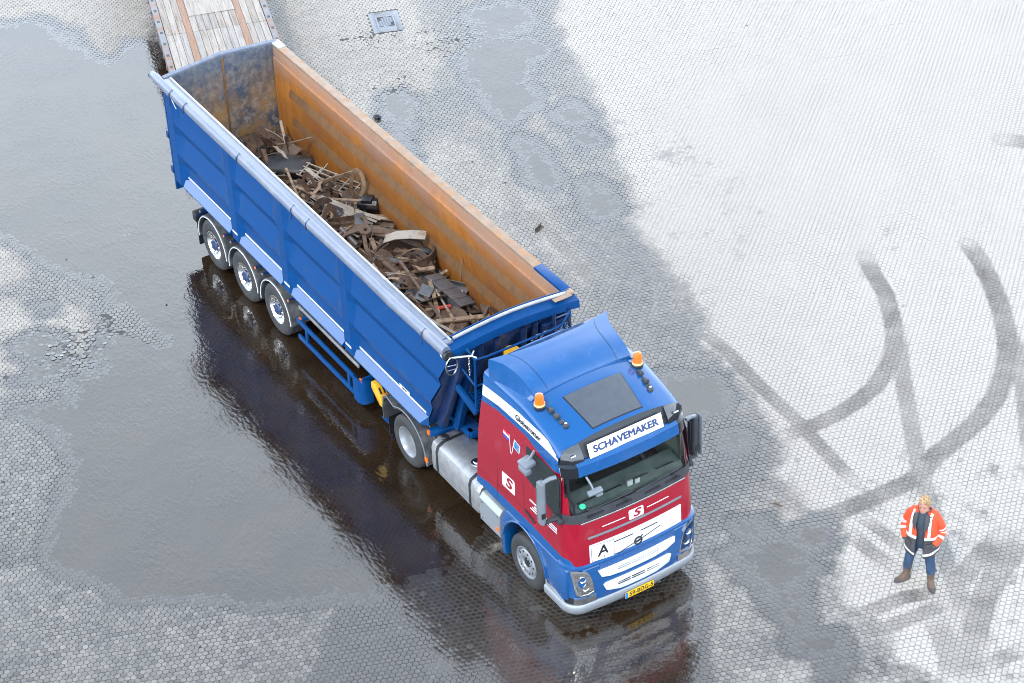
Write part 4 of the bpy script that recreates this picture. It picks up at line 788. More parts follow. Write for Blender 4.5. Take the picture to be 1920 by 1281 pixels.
M_ALUR = pm('aluminium_edge', (.42, .415, .40), .35, metal=.6, var=.15, grime=(.3, .25, .2), gl=.5, gh=.75, gs=8)
def door_inner():
    m, nt, nd, lk, b = nmat('scraped_tailgate'); a = noise(nt, 1.5, 7, .66); f1 = noise(nt, 9, 6, .75); s1 = noise(nt, 30, 5, .85, stretch=(1, 2.4, .45)); s2 = noise(nt, 26, 5, .85, stretch=(1, .8, 1.1))
    t = nd.new('ShaderNodeTexCoord'); s = nd.new('ShaderNodeSeparateXYZ'); lk.new(t.outputs['Object'], s.inputs[0])
    c = mixc(nt, ramp(nt, f1, .35, .65), (.032, .052, .088), (.115, .122, .130)); low = ramp(nt, s.outputs[2], 2.2, 3.5, 1, .0)
    c = mixc(nt, mth(nt, 'MULTIPLY', ramp(nt, a, .40, .60), low), c, (.32, .175, .05)); c = mixc(nt, mth(nt, 'MULTIPLY', ramp(nt, f1, .5, .62), low), c, (.26, .23, .20))
    c = mixc(nt, ramp(nt, s1, .60, .68, 0, .8), c, (.40, .36, .31)); c = mixc(nt, ramp(nt, s2, .64, .70, 0, .7), c, (.42, .40, .36)); c = mixc(nt, ramp(nt, s2, .3, .36, .7, 0), c, (.10, .065, .035))
    lk.new(c, b.inputs['Base Color']); b.inputs['Roughness'].default_value = .5; bump(nt, f1, .2, .01, b); return m
M_DOOR = door_inner()
XB = -12.68
def xfz(z): return -2.20 - max(0, 3.32 - z) * .475
POSTS = (-10.09, -8.03, -5.71)
OUT = [(1.30, 0), (1.52, 0), (1.80, 0), (2.06, .10), (2.50, .0), (2.76, .10), (3.28, .0), (3.46, 0)]
def side_wall(s):
    zs = [1.30, 1.50, 1.52, 1.66, 1.80, 2.06, 2.07, 2.48, 2.50, 2.76, 2.77, 3.26, 3.28, 3.46]
    xs = sorted(set([XB, -12.45, -12.43] + [round(p + d, 3) for p in POSTS for d in (-.30, -.115, .115, .30)] + [-12.2] + list(np.arange(-12, -2.2, .35).round(2)) + [-2.2]))
    b_ = MB(); rings = []
    for x in xs:
        F = 1.0
        for p in list(POSTS) + [-12.6]: F = min(F, max(0, min(1, (abs(x - p) - (.115 if p > -12 else .17)) / .185)))
        rings.append([((x if x < -5.3 else -5.3 + (x + 5.3) * (xfz(z) + 5.3) / 3.1), s * (1.275 * (1 - F) + (1.178 + ip(z, OUT)) * F), z) for z in zs])
    b_.loft(rings, False); o = b_.build('side_wall', M_BLUEW, TL, sharp=14, merge=1e-4)
    return o
walls = {s: side_wall(s) for s in (-1, 1)}
INN = [(1.36, -.10), (1.78, .03), (2.02, .085), (2.03, .085), (2.22, 0), (2.24, 0), (2.70, .085), (2.71, .085), (2.90, .0), (2.92, 0), (3.36, .075), (3.37, .075), (3.40, .045), (3.62, .045)]
# (the pressed ribs show inside as wide faces and narrow dirty ledges)
INN = [(1.34, .02), (1.70, .055), (2.10, .015), (2.26, .09), (2.72, .015), (2.89, .09), (3.34, .025), (3.345, .0), (3.58, .0)]
for s in (-1, 1):
    b_ = MB(); zs = [1.34, 1.55, 1.70, 1.88, 2.10, 2.26, 2.47, 2.72, 2.89, 3.1, 3.34, 3.345, 3.58]
    xs = [-12.60, -12.42, -12.0, -11.6, -11.2] + list(np.arange(-10.8, -2.3, .45)) + [-2.22]; rg = []
    for x in xs:
        F = max(0, min(1, (x + 12.42) / 1.1)); rg.append([(min(x, xfz(z) - .04) if x > -4 else x, s * (1.02 + .05 * (1 - F) + ip(z, INN) * F) if z < 3.343 else s * (1.095 + ip(z, INN)), z) for z in zs])
    b_.loft(rg, False); 
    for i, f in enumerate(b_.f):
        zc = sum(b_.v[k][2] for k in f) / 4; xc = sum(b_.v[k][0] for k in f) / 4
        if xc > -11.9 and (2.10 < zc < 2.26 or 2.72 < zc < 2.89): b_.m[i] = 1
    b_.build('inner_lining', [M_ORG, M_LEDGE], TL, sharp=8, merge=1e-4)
    MB().box((-7.42, s * 1.19, 3.59), (10.40, .17, .055)).build('top_rail', M_RAILR if s > 0 else M_TARP, TL, bevel=.012)
    if s > 0:
        MB().box((-2.78, 1.19, 3.595), (.86, .176, .06)).build('top_rail', M_BLUEW, TL, bevel=.012); MB().box((-12.55, 1.19, 3.597), (.34, .178, .06)).build('top_rail', M_ALUR, TL, bevel=.012)
        b_ = MB()
        for x in np.arange(-12.3, -3, .12): pass
    for i, (a, c_) in enumerate(((-12.33, -10.26), (-9.94, -8.17), (-7.87, -5.87), (-5.53, -3.12))):
        rr = [[(a + d0, s * 1.18, 1.505), (a + d1, s * 1.315, 1.385), (a + d1, s * 1.315, 1.36), (a + d0, s * 1.18, 1.30)] for d0, d1 in ((0, .10),)]
        rr += [[(c_ + d0, s * 1.18, 1.505), (c_ + d1, s * 1.315, 1.385), (c_ + d1, s * 1.315, 1.36), (c_ + d0, s * 1.18, 1.30)] for d0, d1 in ((.04, -.04) if i == 3 else (0, -.0),)]
        lg = MB().loft(rr, True, True).build('side_ledge', M_BLUEL, TL)
        MB().box(((a + c_) / 2 - .01, s * 1.185, 1.555), (c_ - a - .04, .006, .042)).build('reflective_tape', M_WHITE, TL)
        if i < 3: MB().box((c_ + .19, s * 1.279, 1.475), (.20, .006, .04)).build('reflective_tape', M_WHITE, TL)
    for k, z in enumerate((1.35, 1.45)):
        pass
    # white chevron decals, partly covered by the roll
    for P in ([(-12.40, 3.36), (-12.35, 3.36), (-12.13, 3.20), (-12.17, 3.18)], [(-12.40, 3.36), (-12.36, 3.33), (-12.18, 3.36), (-12.2, 3.40)], [(-2.66, 3.33), (-2.60, 3.33), (-2.42, 3.17), (-2.48, 3.17)], [(-3.0, 3.40), (-2.96, 3.40), (-2.86, 3.27), (-2.90, 3.27)], [(-2.90, 3.27), (-2.86, 3.27), (-2.80, 3.39), (-2.84, 3.39)], [(-2.79, 3.28), (-2.70, 3.28), (-2.70, 3.31), (-2.79, 3.31)], [(-2.79, 3.34), (-2.70, 3.34), (-2.70, 3.37), (-2.79, 3.37)]):
        y = 1.280 if P[0][0] < -12 else 1.205
        MB().add([(x, s * (y + .0 * z), z) for x, z in P], [(0, 1, 2, 3)]).build('white_decal', M_WHITE, TL, recalc=False)
    MB().box((-3.86, s * 1.187, 1.60), (.34, .004, .075)).build('maker_label', M_WHITE, TL); text('maker_lettering', 'Janse', M_INK, .07, frame((-3.86, s * 1.1905, 1.603), (-s, 0, 0), (0, 0, 1)), TL, bold=.002)
b_ = MB(); b_.box((-7.95, 0, 1.325), (9.4, 2.22, .04), 0).box((-7.95, 0, 1.285), (9.4, 2.30, .03), 1); b_.build('floor', [M_LEDGE, M_NAVY], TL)
# tailgate with raised middle, front wall
b_ = MB(); b_.loft([[(x, y, z) for y, z in [(-1.25, 1.30), (-1.25, 3.58), (-1.20, 3.60), (-.05, 3.70), (.02, 3.70), (1.20, 3.60), (1.25, 3.58), (1.25, 1.30)]] for x in (-12.72, -12.63)], True, True)
tg = b_.build('tailgate', [M_DOOR], TL, sharp=30)
MB().box((-12.622, .0, 2.5), (.02, .035, 2.34)).build('weld_seam', M_LEDGE, tg)
MB().loft([[(x + dx, y, z + dz) for dx, dz in ((-.05, -.01), (-.05, .04), (.02, .025), (.02, -.01))] for x, y, z in [(-12.68, -1.24, 3.60), (-12.68, -.02, 3.71), (-12.68, 1.24, 3.60)]], True, True).build('top_edge', M_TARP, tg, sharp=30)
MB().box((-12.74, 0, 2.31), (.04, 2.53, 2.52)).build('outer_skin', M_BLUEW, tg)
for z in (1.5, 2.3): MB().box((-12.80, -1.22, z), (.10, .12, .16)).build('tailgate_hinge', M_NAVY, tg, bevel=.01)
fw = MB()
def fpt(y, z, o_=0): return (xfz(z) + .02 + o_, y, z)
yz = lambda z: 1.176 + ip(z, OUT)
fzs = [1.27, 1.52, 1.80, 2.06, 2.50, 2.76, 3.28, 3.50]
fw.loft([[fpt(-yz(z), z, .012), fpt(yz(z), z, .012)] for z in fzs] + [[fpt(-yz(z), z, -.05), fpt(yz(z), z, -.05)] for z in fzs[::-1]], False)
fw.prism([(-yz(z), z) for z in fzs] + [(yz(z), z) for z in fzs[::-1]], 0, 0.0001, 'x') if False else None
fw = fw.build('front_wall', M_NAVYF, TL, sharp=20)
for y, w_ in ((-.98, .12), (-.62, .10), (-.30, .12), (.22, .12), (.45, .10)):
    b_ = MB(); b_.loft([[fpt(y - w_ / 2, z, 0), fpt(y - w_ / 2, z, d), fpt(y + w_ / 2, z, d), fpt(y + w_ / 2, z, 0)] for z, d in ((1.30, .24), (3.0, .16), (3.35, .03))], True, True).build('stiffener', M_NAVYF, fw, bevel=.008)
b_ = MB(); b_.loft([[fpt(.55, z, 0), fpt(.55, z, .14), fpt(1.10, z, .14), fpt(1.10, z, 0)] for z in (2.35, 2.45, 3.30)], True, True); b_.build('tank_panel', M_NAVYF, fw, bevel=.04)
AR = lambda y: 3.585 + .10 * (1 - (abs(y) / 1.27) ** 1.6)
ys_ = np.linspace(-1.27, 1.27, 15)
MB().loft([[(-2.30, y, AR(y) - .015), (-2.08, y, AR(y) - .06), (-2.06, y, AR(y) - .20), (-2.16, y, AR(y) - .22)] for y in ys_], True, True).build('front_rail', M_BLUEW, TL, sharp=30)
MB().tube([(-2.245, y, AR(y) + .032) for y in ys_[1:-1]], .030, 10).build('front_pipe', M_ALUR, TL); MB().tube([(-2.33, y, AR(y) + .015) for y in ys_], .016, 6).build('front_edge_tube', M_BLUEW, TL)
b_ = MB().box((-2.155, .98, AR(.98) + .03), (.10, .34, .012)); b_.build('rusty_strap', M_RAILR, TL)
text('capacity_lettering', '57 t/2', M_WHITE, .24, frame(fpt(.75, 3.05, .15), (0, 1, 0), (.475, 0, 1)), TL, bold=.008, shear=.3, space=1.35)
# rolled cover on the near edge, its straps, crank and chain
rr = []; xs_ = np.linspace(-13.08, -2.12, 60)
for i, x in enumerate(xs_):
    r_ = .088 + .003 * math.sin(x * 3.1) * math.sin(x * 1.3 + 1) + .0015 * math.sin(x * 11); yc, zc = -1.298 + .004 * math.sin(x * 1.9), 3.515 + .004 * math.sin(x * 2.3 + .6)
    if i == 0: r_ *= .75
    rr.append([(x, yc + r_ * math.cos(a) * (1.0 + .02 * math.sin(3 * a + x)), zc + r_ * 1.25 * math.sin(a)) for a in np.linspace(0, 2 * math.pi, 17)[:-1]])
tarp = MB().loft(rr, True, True).build('rolled_cover', M_TARP, TL, sharp=60)
MB().tube([(-13.16, -1.305, 3.485), (-13.06, -1.305, 3.485)], .05, 10).build('roll_end', M_DARK, tarp)
for x, h in ((-12.15, .22), (-11.55, .12), (-9.35, .10), (-7.25, .20), (-6.7, .12), (-2.75, .20)):
    MB().tube([(x, -1.30, 3.63), (x, -1.39, 3.57), (x + .01, -1.40, 3.55 - h)], .014, 6).build('cover_strap', M_NAVY, tarp)
MB().box((-7.4, -1.14, 3.622), (10.35, .035, .05)).build('edge_strip', M_ALUR, TL, bevel=.006)
ck = MB().lathe([(0, 0), (.09, 0), (.09, .06), (0, .06)], (-2.10, -1.30, 3.47), 'x', 16).build('crank_gear', M_DARK, tarp)
MB().tube([(-2.0, -1.28 + .11 * math.cos(a), 3.30 + .17 * math.sin(a)) for a in np.linspace(0, 2 * math.pi, 20)], .012, 5, cap=False).tube([(-2.0, -1.36, 3.33), (-2.0, -1.20, 3.30)], .010, 5).tube([(-2.0, -1.37, 3.24), (-2.0, -1.19, 3.22)], .010, 5).build('cable_loop', M_CHROME, ck)
MB().tube([(-2.04, -1.30, 3.45), (-1.92, -1.10, 3.47), (-1.86, -.98, 3.47)], .016, 6).tube([(-1.86, -.98, 3.47), (-1.80, -.92, 3.44)], .014, 6).tube([(-1.86, -.98, 3.47), (-1.92, -.90, 3.50)], .014, 6).build('crank_handle', M_ALU, ck)
for k in range(6):
    c = Vector((-1.88, -1.02, 3.40 - k * .058)); t_ = np.linspace(0, 2 * math.pi, 13)
    MB().tube([(c.x + (.014 * math.cos(a) if k % 2 else 0), c.y + (0 if k % 2 else .014 * math.cos(a)), c.z + .036 * math.sin(a)) for a in t_], .006, 5, cap=False).build('chain_link', M_CHROME, ck)
# catwalk and ladder between the body and the cab
cw = MB()
for x in np.linspace(-2.32, -1.86, 7): cw.beam((x, -.93, 2.30), (x, .93, 2.30), .028, .03)
for y in np.linspace(-.93, .93, 26): cw.beam((-2.33, y, 2.298), (-1.85, y, 2.298), .02, .024)
cw = cw.build('catwalk', M_BLUEW, TL)
for s in (-1, 1): MB().beam((-2.62, s * 1.0, 2.62), (-1.84, s * .95, 2.29), .07, .13).build('catwalk_bracket', M_BLUEW, cw, bevel=.01)
hr = MB(); hr.tube([(-2.02, -.98, 3.52), (-1.85, -.93, 3.37), (-1.85, -.70, 3.34), (-1.85, .60, 3.34), (-1.85, .78, 3.37), (-1.87, .95, 3.56)], .022, 8)
hr.tube([(-1.85, -.93, 3.38), (-1.85, -.95, 2.28)], .022, 8).tube([(-1.85, .80, 3.38), (-1.85, .95, 2.28)], .022, 8).tube([(-1.85, -.94, 2.83), (-1.85, .9, 2.83)], .018, 8).tube([(-2.45, -1.02, 3.16), (-1.85, -.94, 2.83)], .018, 8); hr.build('handrail', M_BLUEW, cw)
ld = MB()
for y in (.74, 1.05): ld.tube([(-2.05, y, 3.47), (-2.05, y + .01, 1.5)], .03, 8)
for z in np.arange(1.7, 3.4, .28): ld.tube([(-2.05, .74, z), (-2.05, 1.05, z)], .018, 6)
ld.build('access_ladder', M_NAVY, TL)
b_ = MB().tube([(-2.42, -.12, 1.2), (-2.02, -.12, 3.02)], .12, 20); cy = b_.build('lift_cylinder', M_NAVYF, TL)
b_ = MB().lathe([(0, .03), (.05, .035), (.06, .05), (.135, .05), (.15, .03), (.15, -.03), (0, -.03)], (0, 0, 0), 'z', 28); o = b_.build('cylinder_cap', M_YEL, cy, loc=Vector((-2.0, -.12, 3.07)) - world_of(cy)); o.rotation_euler = (0, R(12), 0)
# chassis
ch = MB()
for s in (-1, 1):
    ch.box((-7.4, s * .48, 1.12), (10.2, .10, .30)); ch.beam((-3.4, s * .52, 1.22), (-2.55, s * .52, 1.18), .16, .16)
for x in (-12.3, -10.6, -9.3, -7.4, -6.4, -5.2, -3.9): ch.box((x, 0, 1.12), (.14, 2.1, .16))
for k in range(3): ch.box((-8.604 - 1.3135 * k, 0, .53), (.16, 2.2, .16))
ch.build('chassis', M_NAVY, TL, bevel=.01)
gn = MB(); gn.box((-2.62, 0, 1.20), (.16, 1.35, .12)); gn.box((-3.25, 0, 1.24), (.14, 1.3, .12)); gn.box((-2.95, -.62, 1.20), (.75, .16, .12)); gn.box((-2.95, .62, 1.20), (.75, .16, .12)); gn.box((-2.62, 0, 1.08), (.05, 1.4, .14)); gn.beam((-3.12, -1.16, 1.13), (-2.98, -.55, 1.13), .12, .12); gn.beam((-3.12, 1.16, 1.13), (-2.98, .55, 1.13), .12, .12); gn.build('gooseneck_frame', M_BLUEW, TL, bevel=.01)
for s in (-1, 1): MB().box((-3.13, s * 1.175, 1.13), (.06, .03, .08)).build('end_marker', M_AMB, TL)
for s in (-1, 1):
    MB().beam((-2.85, s * .75, 1.25), (-2.42, s * .62, 2.95), .16, .12).build('front_brace', M_BLUEW, TL, bevel=.01)
    for k in range(3):
        x = -8.604 - 1.3135 * k; wheel(TL, x, s * 1.262, .53, 'tyre_t', 'rim_t', s)
        A = np.linspace(R(-2), R(186), 22); f_ = lambda r_, a: (x + r_ * math.cos(a), .52 + r_ * math.sin(a) * 1.02)
        b_ = MB(); b_.loft([[(f_(.60, a)[0], s * 1.285, f_(.60, a)[1]) for a in A], [(f_(.625, a)[0], s * 1.27, f_(.625, a)[1]) for a in A], [(f_(.63, a)[0], s * .87, f_(.63, a)[1]) for a in A], [(f_(.605, a)[0], s * .87, f_(.605, a)[1]) for a in A], [(f_(.585, a)[0], s * 1.27, f_(.585, a)[1]) for a in A], [(f_(.60, a)[0], s * 1.285, f_(.60, a)[1]) for a in A]], False)
        mg = b_.build('mudguard', M_FEND, TL, sharp=45); MB().tube([(f_(.598, a)[0], s * 1.287, f_(.598, a)[1]) for a in A], .0085, 6).build('white_edge', M_WHITE, mg)
        for dx, z in ((.52, 1.03), (-.50, 1.05)):
            st = MB().tube([(x + dx, s * .8, z), (x + dx, s * 1.24, z)], .028, 10).build('mudguard_stay', M_NAVY, TL); MB().lathe([(0, 0), (.026, 0), (.02, .02), (0, .025)], (x + dx, s * 1.245 - .01, z), 'y', 10).build('stay_cap', M_AMB if dx > 0 else M_RAILR, st)
    # rear lamp group and mud flap
    MB().box((-12.02, s * 1.12, .78), (.16, .30, .20)).build('rear_lamp_box', M_DARK, TL, bevel=.02); MB().box((-12.115, s * 1.12, .78), (.03, .26, .14)).build('rear_lamp', M_REDL, TL)
    MB().beam((-11.95, s * 1.25, .84), (-11.95, s * .2, .92), .05, .05).build('rear_crossbar', M_NAVY, TL); MB().box((-11.93, s * 1.08, .44), (.02, .36, .55)).build('mud_flap', M_DARK, TL)
    # side guard
    sgd = MB(); sgd.box((-6.72, s * 1.235, .77), (2.15, .045, .10)); sgd.box((-6.72, s * 1.235, .40), (2.12, .045, .10)); sgd.box((-7.45, s * 1.235, .585), (.07, .04, .30)); sgd.box((-5.86, s * 1.235, .585), (.07, .04, .30))
    sgd.loft([[(x, s * (1.262 - d), z) for z in (.28, .31, .80, .83)] for x, d in ((-5.68, 0), (-5.50, .0), (-5.42, .03), (-5.38, .10), (-5.38, .25))] + [[(x, s * (1.23 - d), z) for z in (.28, .31, .80, .83)] for x, d in ((-5.41, .22), (-5.42, .08), (-5.50, .0), (-5.68, 0))], False); sgd.build('side_guard', M_BLUEW, TL, bevel=.006, sharp=40)
    for x in (-7.7, -5.45): MB().tube([(x, s * .45, .80), (x, s * 1.2, .80)], .04, 10).build('ladder_carrier', M_BLUEW, TL)
    for x in (-7.72, -5.45): MB().box((x, s * 1.215, .80), (.07, .03, .07)).build('side_marker', M_AMB, TL)
    lg = MB(); lg.box((-4.98, s * .88, .82), (.16, .16, .80)); lg.box((-4.98, s * .88, .28), (.11, .11, .40)); lg.box((-4.98, s * .88, .10), (.30, .28, .03)); lg.build('landing_leg', M_BLUEW, TL, bevel=.01)
    MB().box((-6.6, s * .62, .78), (1.7, .35, .5)).build('spare_rack', M_UNDER, TL)
    MB().box((-4.85, s * 1.02, .92), (.40, .05, .30)).build('chock_holder', M_NAVY, TL)
# ladder stowed on the trailer side, and the wheel chock
LD = thing('ladder', 'grey metal ladder stowed flat above the blue side guard of the trailer', 'ladder', (-6.72, -1.0, .96))
for y in (-1.15, -.85): MB().box((-6.72, y, 1.0), (2.25, .035, .075)).build('rail', M_ALU, LD, bevel=.006)
for x in np.arange(-7.55, -5.5, .262): MB().tube([(x - .17, -1.15, 1.005), (x - .17, -.85, 1.005)], .017, 8).build('rung', M_ALU, LD)
CK = thing('wheel_chock', 'yellow plastic wheel chock hanging behind the tractor drive wheel', 'wheel chock', (-4.85, -1.15, .9))
b_ = MB().prism([(-4.66, .70), (-4.69, .86), (-4.90, 1.08), (-5.03, 1.06), (-5.04, .92), (-4.76, .68)], -1.23, -1.06); b_.build('body', M_YEL, CK, bevel=.015)
for k in range(2):
    t_ = frame((-4.795, -1.18 + .075 * k, .97), (.69, 0, -.72), (0, 1, 0)); q = MB().box((0, 0, 0), (.12, .032, .014)); q.v = [tuple(t_ @ Vector(v)) for v in q.v]; q.build('slot', M_INK, CK)
# ------------------------------------------------------------------ flatbed trailer parked behind
M_DECKS = [pm('deck_board_%s' % n_, c, .8, var=.18, vs_=3, grime=g, gl=.48, gh=.72, gs=5, stretch=(.35, 7, 3), bumps=.3, bs_=12) for n_, c, g in (('pale', (.285, .25, .215), (.15, .12, .09)), ('grey', (.24, .215, .19), (.13, .10, .08)), ('brown', (.25, .21, .175), (.12, .09, .07)))]
M_STRIP = pm('rusty_deck_rail', (.22, .135, .09), .7, var=.2, grime=(.24, .11, .055), gl=.5, gh=.7, gs=5, stretch=(.4, 4, 1))
M_EDGE = pm('chipped_edge', (.17, .165, .165), .6, var=.15, grime=(.24, .12, .075), gl=.48, gh=.6, gs=3.2, stretch=(1, .3, 1)); M_FSIDE = pm('flatbed_steel', (.11, .12, .14), .6, var=.3, grime=(.2, .1, .06), gl=.5, gh=.7)
FB = thing('flatbed_trailer', 'old flatbed trailer with grey wooden deck and rusty edges parked behind the tipper', 'trailer', (-15.5, 1.46, 0), R(-18.0))
def lb(name, mat, mb, parent, **kw): return link(name, mb.mesh(name, mat, **kw), parent)
yb = -1.12; bw = .148; nb = 15
for j in range(nb):
    y = -1.11 + bw * .5 + j * (2.22 / nb)
    rail = j in (3, 11)
    for (x0, x1) in ((-2.35, -.02), (-4.72, -2.36), (-7.9, -4.73)):
        if rail: continue
        mb = MB().box(((x0 + x1) / 2, y, 1.285 + random.uniform(-.004, .004)), (x1 - x0 - .006, 2.22 / nb - .008, .045), 0, Matrix.Rotation(random.uniform(-.0006, .0006), 3, 'Z')); lb('plank', random.choice(M_DECKS), mb, FB, bevel=.003)
    if rail: lb('deck_rail', M_STRIP, MB().box((-3.95, y, 1.282), (7.9, 2.22 / nb - .006, .05)), FB, bevel=.004)
lb('cover_plate', M_DECKS[0], MB().box((-3.62, 0, 1.318), (1.1, 1.02, .012), 0, Matrix.Rotation(.02, 3, 'Z')), FB)
for s in (-1, 1):
    lb('side_rail', M_EDGE, MB().box((-3.95, s * 1.19, 1.27), (7.9, .13, .09)), FB, bevel=.01); lb('side_beam', M_FSIDE, MB().box((-3.95, s * 1.225, 1.10), (7.9, .03, .26)), FB, bevel=.008)
    for x in np.arange(-7.7, -.2, .52):
        lb('stake_pocket', M_INK, MB().box((x, s * 1.19, 1.3165), (.10, .06, .004)), FB)
        if s: lb('rope_hook', M_FSIDE, MB().box((x + .26, s * 1.255, 1.16), (.05, .05, .10)), FB, bevel=.01)
lb('end_beam', M_EDGE, MB().box((.03, 0, 1.2), (.08, 2.5, .22)), FB, bevel=.01)
lb('frame', M_FSIDE, MB().box((-4.5, -.45, .98), (8.8, .1, .42)).box((-4.5, .45, .98), (8.8, .1, .42)).box((-.9, 0, 1.1), (.12, 2.3, .14)).box((-3, 0, 1.1), (.12, 2.3, .14)).box((-5, 0, 1.1), (.12, 2.3, .14)), FB)
for s in (-1, 1):
    lb('landing_leg', M_FSIDE, MB().box((-1.6, s * .8, .55), (.14, .14, 1.1)).box((-1.6, s * .8, .02), (.3, .3, .03)), FB)
    for x in (-6.9, -8.2):
        e = link('wheel', None, FB); e.location = (x, s * 1.2, .522); e.rotation_euler = (0, 0, 0 if s < 0 else math.pi); link('tyre', WM['tyre_t'], e); link('rim', WM['rim_t'], e)
# ------------------------------------------------------------------ drain grate
DG = thing('drain_grate', 'square cast iron drain grate set in a concrete surround behind the trailer', 'drain', (DRC[0], DRC[1], .006), DRA)
M_CONC = pm('smooth_concrete', (.17, .178, .19), .6, var=.1, grime=(.3, .3, .3)); M_IRON = pm('grate_iron', (.20, .21, .23), .5, metal=.3, var=.15)
lb('surround', M_CONC, MB().box((0, .28, 0), (.96, .14, .03)).box((0, -.28, 0), (.96, .14, .03)).box((.375, 0, 0), (.21, .42, .03)).box((-.375, 0, 0), (.21, .42, .03)), DG, bevel=.006)
lb('pit', M_INK, MB().box((0, 0, -.018), (.54, .42, .004)), DG)
lb('grate_frame', M_IRON, MB().box((0, .195, .002), (.54, .03, .03)).box((0, -.195, .002), (.54, .03, .03)).box((.255, 0, .002), (.03, .36, .03)).box((-.255, 0, .002), (.03, .36, .03)), DG)
for k in range(9): lb('bar', M_IRON, MB().box((-.20 + .05 * k, 0, .002), (.026, .40 if 2 <= k <= 6 else .24, .024), 0, Matrix.Rotation(R(28), 3, 'Z')), DG)
# ------------------------------------------------------------------ scrap heap
SM = [pm('scrap_dark_rust', (.042, .025, .017), .7, var=.35, vs_=5, grime=(.12, .065, .035), gl=.45, gh=.65, gs=6), pm('scrap_brown', (.105, .066, .042), .68, var=.3, vs_=5, grime=(.05, .035, .026), gl=.5, gh=.7, gs=6),
      pm('scrap_light_rust', (.24, .165, .105), .72, var=.3, vs_=6, grime=(.10, .06, .04), gl=.5, gh=.7, gs=7), pm('scrap_grey_steel', (.12, .12, .125), .45, metal=.35, var=.3, vs_=5, grime=(.10, .06, .04), gl=.5, gh=.7, gs=5),
      pm('scrap_black', (.012, .012, .014), .35, var=.4, grime=(.06, .04, .03), gl=.5, gh=.7, gs=6), pm('scrap_pale_steel', (.32, .28, .23), .55, metal=.2, var=.2, grime=(.16, .1, .06), gl=.5, gh=.7, gs=6)]
M_SRED = pm('scrap_red_paint', (.35, .03, .02), .5, var=.2)
def hp(x, y):
    b_ = 1.80 + .10 * math.sin(x * 1.9 + y) + .06 * math.sin(x * 4.3 - 2 * y) + .16 * math.exp(-((y - .05) / .55) ** 2) - .12 * max(0, y - .65)
    if x < -11.6: b_ -= .10 * (-11.6 - x)
    if x > -4.6: b_ -= .25 * (x + 4.6)
    return b_
def bedz(x, y): return hp(x, y) - .13 + .10 * mnoise.noise(Vector((x * 3.3, y * 3.3, 1))) + .05 * mnoise.noise(Vector((x * 9, y * 9, 4)))
bed = MB().grid(lambda u, v: (-12.55 + 9.38 * u, -1.10 + 2.2 * v, bedz(-12.55 + 9.38 * u, -1.10 + 2.2 * v)), 190, 44)
for i in range(1500):
    x, y = random.uniform(-12.4, -3.5), random.uniform(-.5, 1.02); z = bedz(x, y) + .03
    rt = Euler((random.uniform(-.8, .8), random.uniform(-.8, .8), random.uniform(0, 6.3))).to_matrix()
    L_ = random.choice((.08, .12, .2, .34)); bed.box((x, y, z), (L_ * random.uniform(.6, 1.2), random.uniform(.02, .09), random.uniform(.008, .04)), random.choice((0, 0, 1, 1, 2, 3, 4)), rt)
tag(bed.build('scrap_fines', SM, recalc=False, merge=0, sharp=20), 'mass of small rusty scrap bits filling the bottom of the tipper', 'scrap', kind='stuff')
def strip(pts, w, t, up=(0, 0, 1), mi=0, b_=None):
    b_ = b_ or MB(); P = [Vector(p) for p in pts]; rr = []
    for i, p in enumerate(P):
        d = (P[min(i + 1, len(P) - 1)] - P[max(i - 1, 0)]).normalized(); u = Vector(up); s_ = d.cross(u).normalized(); n_ = s_.cross(d)
        rr.append([p + s_ * w / 2 + n_ * t / 2, p - s_ * w / 2 + n_ * t / 2, p - s_ * w / 2 - n_ * t / 2, p + s_ * w / 2 - n_ * t / 2])
    return b_.loft(rr, True, True, mi)
def s_bar(L): return MB().box((0, 0, 0), (L, random.uniform(.04, .09), random.uniform(.008, .02)))
def s_bent(L):
    k = random.uniform(.1, .5); n = 9; return strip([(L * (i / n - .5), k * L * math.sin(i / n * random.uniform(1.5, 3)) * .4, .12 * math.sin(i / n * 3)) for i in range(n + 1)], random.uniform(.05, .12), .01)
def s_angle(L): w_ = random.uniform(.05, .10); return MB().box((0, 0, w_ / 2), (L, .01, w_)).box((0, w_ / 2 - .005, .004), (L, w_, .009))
def s_beam(L): w_ = random.uniform(.09, .14); return MB().box((0, 0, w_ / 2), (L, w_, .012)).box((0, 0, -w_ / 2), (L, w_, .012)).box((0, 0, 0), (L, .010, w_ - .01))
def s_tube(L): r_ = random.uniform(.022, .06); return MB().lathe([(r_ * .8, -L / 2), (r_, -L / 2), (r_, L / 2), (r_ * .8, L / 2), (r_ * .8, -L / 2)], axis='x', n=12)
def s_plate(L):
    w_ = L * random.uniform(.4, .8); q = random.uniform(-.25, .25); return MB().prism([(-L / 2, -w_ / 2), (L / 2 * random.uniform(.6, 1), -w_ / 2), (L / 2, w_ / 2 * random.uniform(.4, 1)), (L * .1, w_ / 2), (-L / 2, w_ / 2 * random.uniform(.5, 1))], -.008, .008, 'z')
def s_curl(L):
    r_ = L * .30; a1 = random.uniform(2.2, 4.6); return strip([(r_ * math.cos(a), 0, r_ * math.sin(a)) for a in np.linspace(0, a1, 14)], random.uniform(.06, .16), .014, up=(0, 1, 0))
def s_chan(L): w_ = random.uniform(.12, .2); return MB().box((0, 0, 0), (L, w_, .012)).box((0, w_ / 2, .05), (L, .012, .11)).box((0, -w_ / 2, .05), (L, .012, .11))
def s_block(L): a = random.uniform(.12, .24); return MB().box((0, 0, 0), (a * 1.3, a, a * .8)).box((a * .3, 0, a * .5), (a * .5, a * .5, a * .3))
